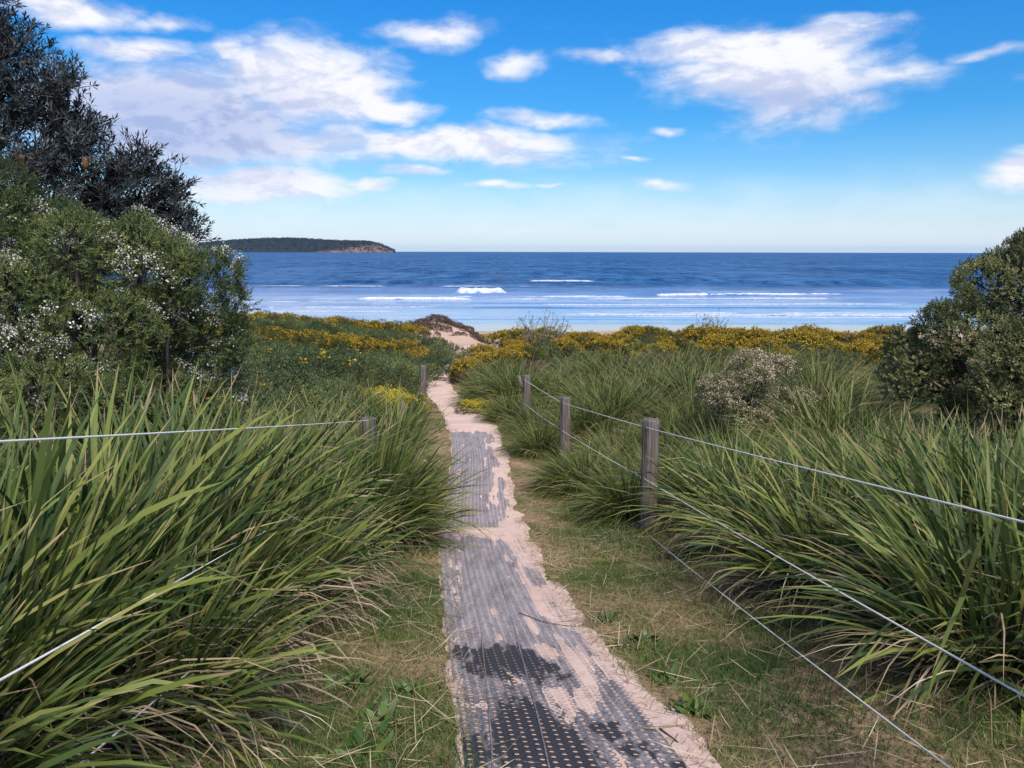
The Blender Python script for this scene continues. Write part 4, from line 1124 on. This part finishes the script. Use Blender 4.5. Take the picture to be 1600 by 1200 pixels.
def staple(post_o, zloc, ang, rad):
    t = np.linspace(0, np.pi, 7)
    pts = np.stack([np.full(7, rad - .006) + .014 * np.sin(t), .0 * t, zloc + .014 * np.cos(t)], 1)
    c, s = math.cos(ang), math.sin(ang)
    pts = np.stack([pts[:, 0] * c - pts[:, 1] * s, pts[:, 0] * s + pts[:, 1] * c, pts[:, 2]], 1)
    mesh_obj('staple', *tube(pts, .0022, 5)[:2], mat=M['staple'], parent=post_o)
def fence(label, posts, side, spans=9):
    # posts: (x, Y, z_top, radius, (heights of the three wires), label)
    p0 = posts[1]
    root = empty('post_and_wire_fence', label, 'fence', (p0[0], p0[1], gz(p0[0], p0[1])))
    for (x, Y, zt, rad, zw, lab) in posts:
        g = gz(x, Y)
        o = post(root, (x, Y, g), zt - g, rad, lab, rng.normal(0, .015))
        for q in zw: staple(o, q - g, math.pi if side > 0 else 0, rad)
    for a, b in list(zip(posts[:-1], posts[1:]))[:spans]:
        for i in range(3):
            ra, rb = a[3] * .7 * -side, b[3] * .7 * -side
            wire(root, (a[0] + ra, a[1], a[4][i]), (b[0] + rb, b[1], b[4][i]), .006 + .006 * i)
    return root
def fpost(px, Y, top, wires, rad, lab=None):
    c = at(px, top, Y)
    return (c[0], Y, c[2], rad, tuple(at(px, w, Y)[2] for w in wires), lab)
fr = fence('right post-and-wire fence of grey round timber posts and white wires', [
    fpost(1740, 1.85, 815, (838, 1120, 1314), .085),
    fpost(1018, 7.8, 654, (667, 747, 827), .085, 'nearest right post, tall, grey and cracked, white wire tied near its top'),
    fpost(884, 12.0, 620, (629, 672, 722), .085, 'second right post, leaning in the tussocks'),
    fpost(823, 15.5, 586, (593, 630, 668), .085, 'farthest right post, end of the wires')], 1)
x3, y3, z3 = at(823, 586, 15.5)
# split slab of timber leaning on the farthest post
s0 = np.array([x3 - .10, y3 - .02, z3 - .30]) - np.array(fr.location)
slab = np.array([[0, -.03, 0], [.06, -.03, -.05], [-.10, -.03, .30], [-.02, -.03, .29], [0, .03, 0], [.06, .03, -.05], [-.10, .03, .30], [-.02, .03, .29]]) + s0
o = mesh_obj('broken_rail', slab, np.array([[0, 1, 3, 2], [4, 6, 7, 5], [0, 4, 5, 1], [2, 3, 7, 6], [0, 2, 6, 4], [1, 5, 7, 3]]), mat=M['wood'], parent=fr, smooth=False)
o['label'] = 'pale splintered end of rail beside the farthest right post'
fl = fence('left post-and-wire fence half buried in strap-leaf tussocks', [
    fpost(-300, 1.35, 690, (705, 1165, 1420), .085),
    fpost(572, 8.0, 653, (657, 733, 800), .08, 'left post almost hidden by grass'),
    fpost(628, 12.5, 630, (634, 680, 720), .08, 'second left post sunk among dead blades'),
    fpost(660, 19.0, 571, (578, 605, 635), .085, 'farthest left post, pale weathered top beside yellow flowers')], -1, 1)

# ================================================================== verge: turf, litter, weeds, sticks
def verge_pts(k, y0, y1, umin, umax):
    y = y0 + (y1 - y0) * rng.random(k) ** 1.5
    u = rng.uniform(umin, umax, k)
    return u + pathx(y), y, u
def turf(k, y0, y1, lo, hi, l0, l1, w0, w1):
    x, y, u = verge_pts(k, y0, y1, lo, hi)
    e = np.abs(u - .03) + .15 * (fbm(u * 2.5, y * 1.6, 51) - .5)
    den = sstep(.30, .62, e + rng.normal(0, .07, k)) * (.45 + .55 * sstep(.3, .6, fbm(x * 1.7, y * 1.7, 15)))
    ok = rng.random(k) < den
    x, y, u = x[ok], y[ok], u[ok]; m = len(x)
    # green patches and straw patches
    g = fbm(x * .9, y * .9, 19, 3) + .12 * (u < 0) + .10 * sstep(.6, 1.3, np.abs(u)) + rng.normal(0, .05, m)
    rc = np.clip(.70 - 2.9 * (g - .56) + .26 * (1 - sstep(.42, .80, np.abs(u - .03))) + rng.normal(0, .14, m), 0, 1)
    base = np.stack([x, y, ground_z(x, y) - .006], 1)
    flat = rc > .68
    return blades(base, rng.random(m) * 6.283, np.where(flat, rng.uniform(.8, 1.5, m), np.abs(rng.normal(0, .55, m))), rng.uniform(.3, 1.4, m), rng.uniform(l0, l1, m) * np.where(flat, 1.25, 1), rng.uniform(w0, w1, m), 3, rcol=rc)
V, Q, C = join([turf(260000, 1.3, 6.5, -2.0, 2.0, .025, .075, .0018, .0042), turf(110000, 6.5, 15, -1.9, 2.1, .035, .09, .003, .006), turf(20000, 15, 27, -1.8, 1.8, .05, .12, .006, .010)])
kind(mesh_obj('short_grass', V, Q, mat=M['turf'], var=C), 'stuff')
# fallen straw
x, y, u = verge_pts(9000, 1.3, 11, -2.0, 2.2)
ok = (np.abs(u - .03) > .34) ; x, y, u = x[ok], y[ok], u[ok]; m = len(x)
V, Q, C = blades(np.stack([x, y, ground_z(x, y) + rng.uniform(.0, .03, m)], 1), rng.random(m) * 6.283, rng.uniform(1.3, 1.62, m), rng.normal(0, .25, m), rng.uniform(.06, .28, m), rng.uniform(.0018, .0045, m), 4)
kind(mesh_obj('dry_grass_litter', V, Q, mat=M['dead'], var=C), 'stuff')
# long straw hanging from the left tussocks
def weed(px, Y, s, label):
    x = gpx(px, Y)
    r = empty('weed', label, 'weed', (x, Y, gz(x, Y)), 'broad-leaved weeds in the grass verge')
    k = 40
    a = rng.random(k) * 6.283; th = rng.uniform(.5, 1.45, k)
    L = s * rng.uniform(.03, .085, k)
    V, Q, C = blades(np.stack([rng.normal(0, .035 * s, k), rng.normal(0, .035 * s, k), np.zeros(k)], 1), a, th, rng.uniform(.2, .6, k), L, L * .30, 5, tipw=.15)
    kind(mesh_obj('leaves', V, Q, mat=M['weed'], parent=r, var=C), 'stuff')
for (px, Y, s, lab) in [(946, 4.75, 1.0, 'flat green weed nearest the mat on the right verge'), (1003, 4.2, 1.3, 'larger green weed rosette on the right verge'), (1040, 3.6, 1.2, 'pale green weed low on the right verge'),
                        (600, 3.05, 1.3, 'green weed on the left verge beside straw'), (560, 2.75, 1.4, 'leafy weed at the bottom of the left verge'), (640, 3.4, 1.0, 'small weed near the left edge of the mat'), (1085, 3.2, 1.0, 'small weed at the lower right verge'), (545, 3.5, 1.3, 'dark weed under the overhanging left tussock')]:
    weed(px, Y, s, lab)
def twig(pts, r, label):
    P_ = np.array(pts, float)
    t = np.linspace(0, len(P_) - 1, 14); i = np.clip(t.astype(int), 0, len(P_) - 2); f = (t - i)[:, None]
    p = P_[i] * (1 - f) + P_[i + 1] * f
    p[:, 2] = np.array([max(gz(a, b), float(mat_top(b)) if abs(pu(a, b)) < .6 else -9) for a, b in p[:, :2]]) + r + .004
    o = np.array(p[0]); V, Q, _ = tube(p - o, np.linspace(r, r * .4, 14), 6)
    ob = mesh_obj('twig', V, Q, mat=M['bark']); ob.location = o
    tag(ob, label, 'twig', 'dry twigs fallen on the path')
def gp(px, Y): return (gpx(px, Y), Y, 0)
twig([gp(812, 4.95), gp(850, 4.72), gp(890, 4.62), gp(942, 4.66)], .003, 'long thin curved brown twig lying across the right half of the near mat')
twig([gp(1032, 3.0), gp(1062, 2.86)], .004, 'short stick crossing another on the lower right verge')
twig([gp(1068, 3.02), gp(1050, 2.84)], .0035, 'thin stick lying over the short one on the lower right verge')
twig([gp(712, 2.85), gp(722, 2.66)], .004, 'small twig at the left edge of the near mat, bottom')
twig([gp(690, 8.9), gp(745, 9.15)], .006, 'fine twig on the near end of the farther mat')
print('TRIANGLES built', TRI[0])
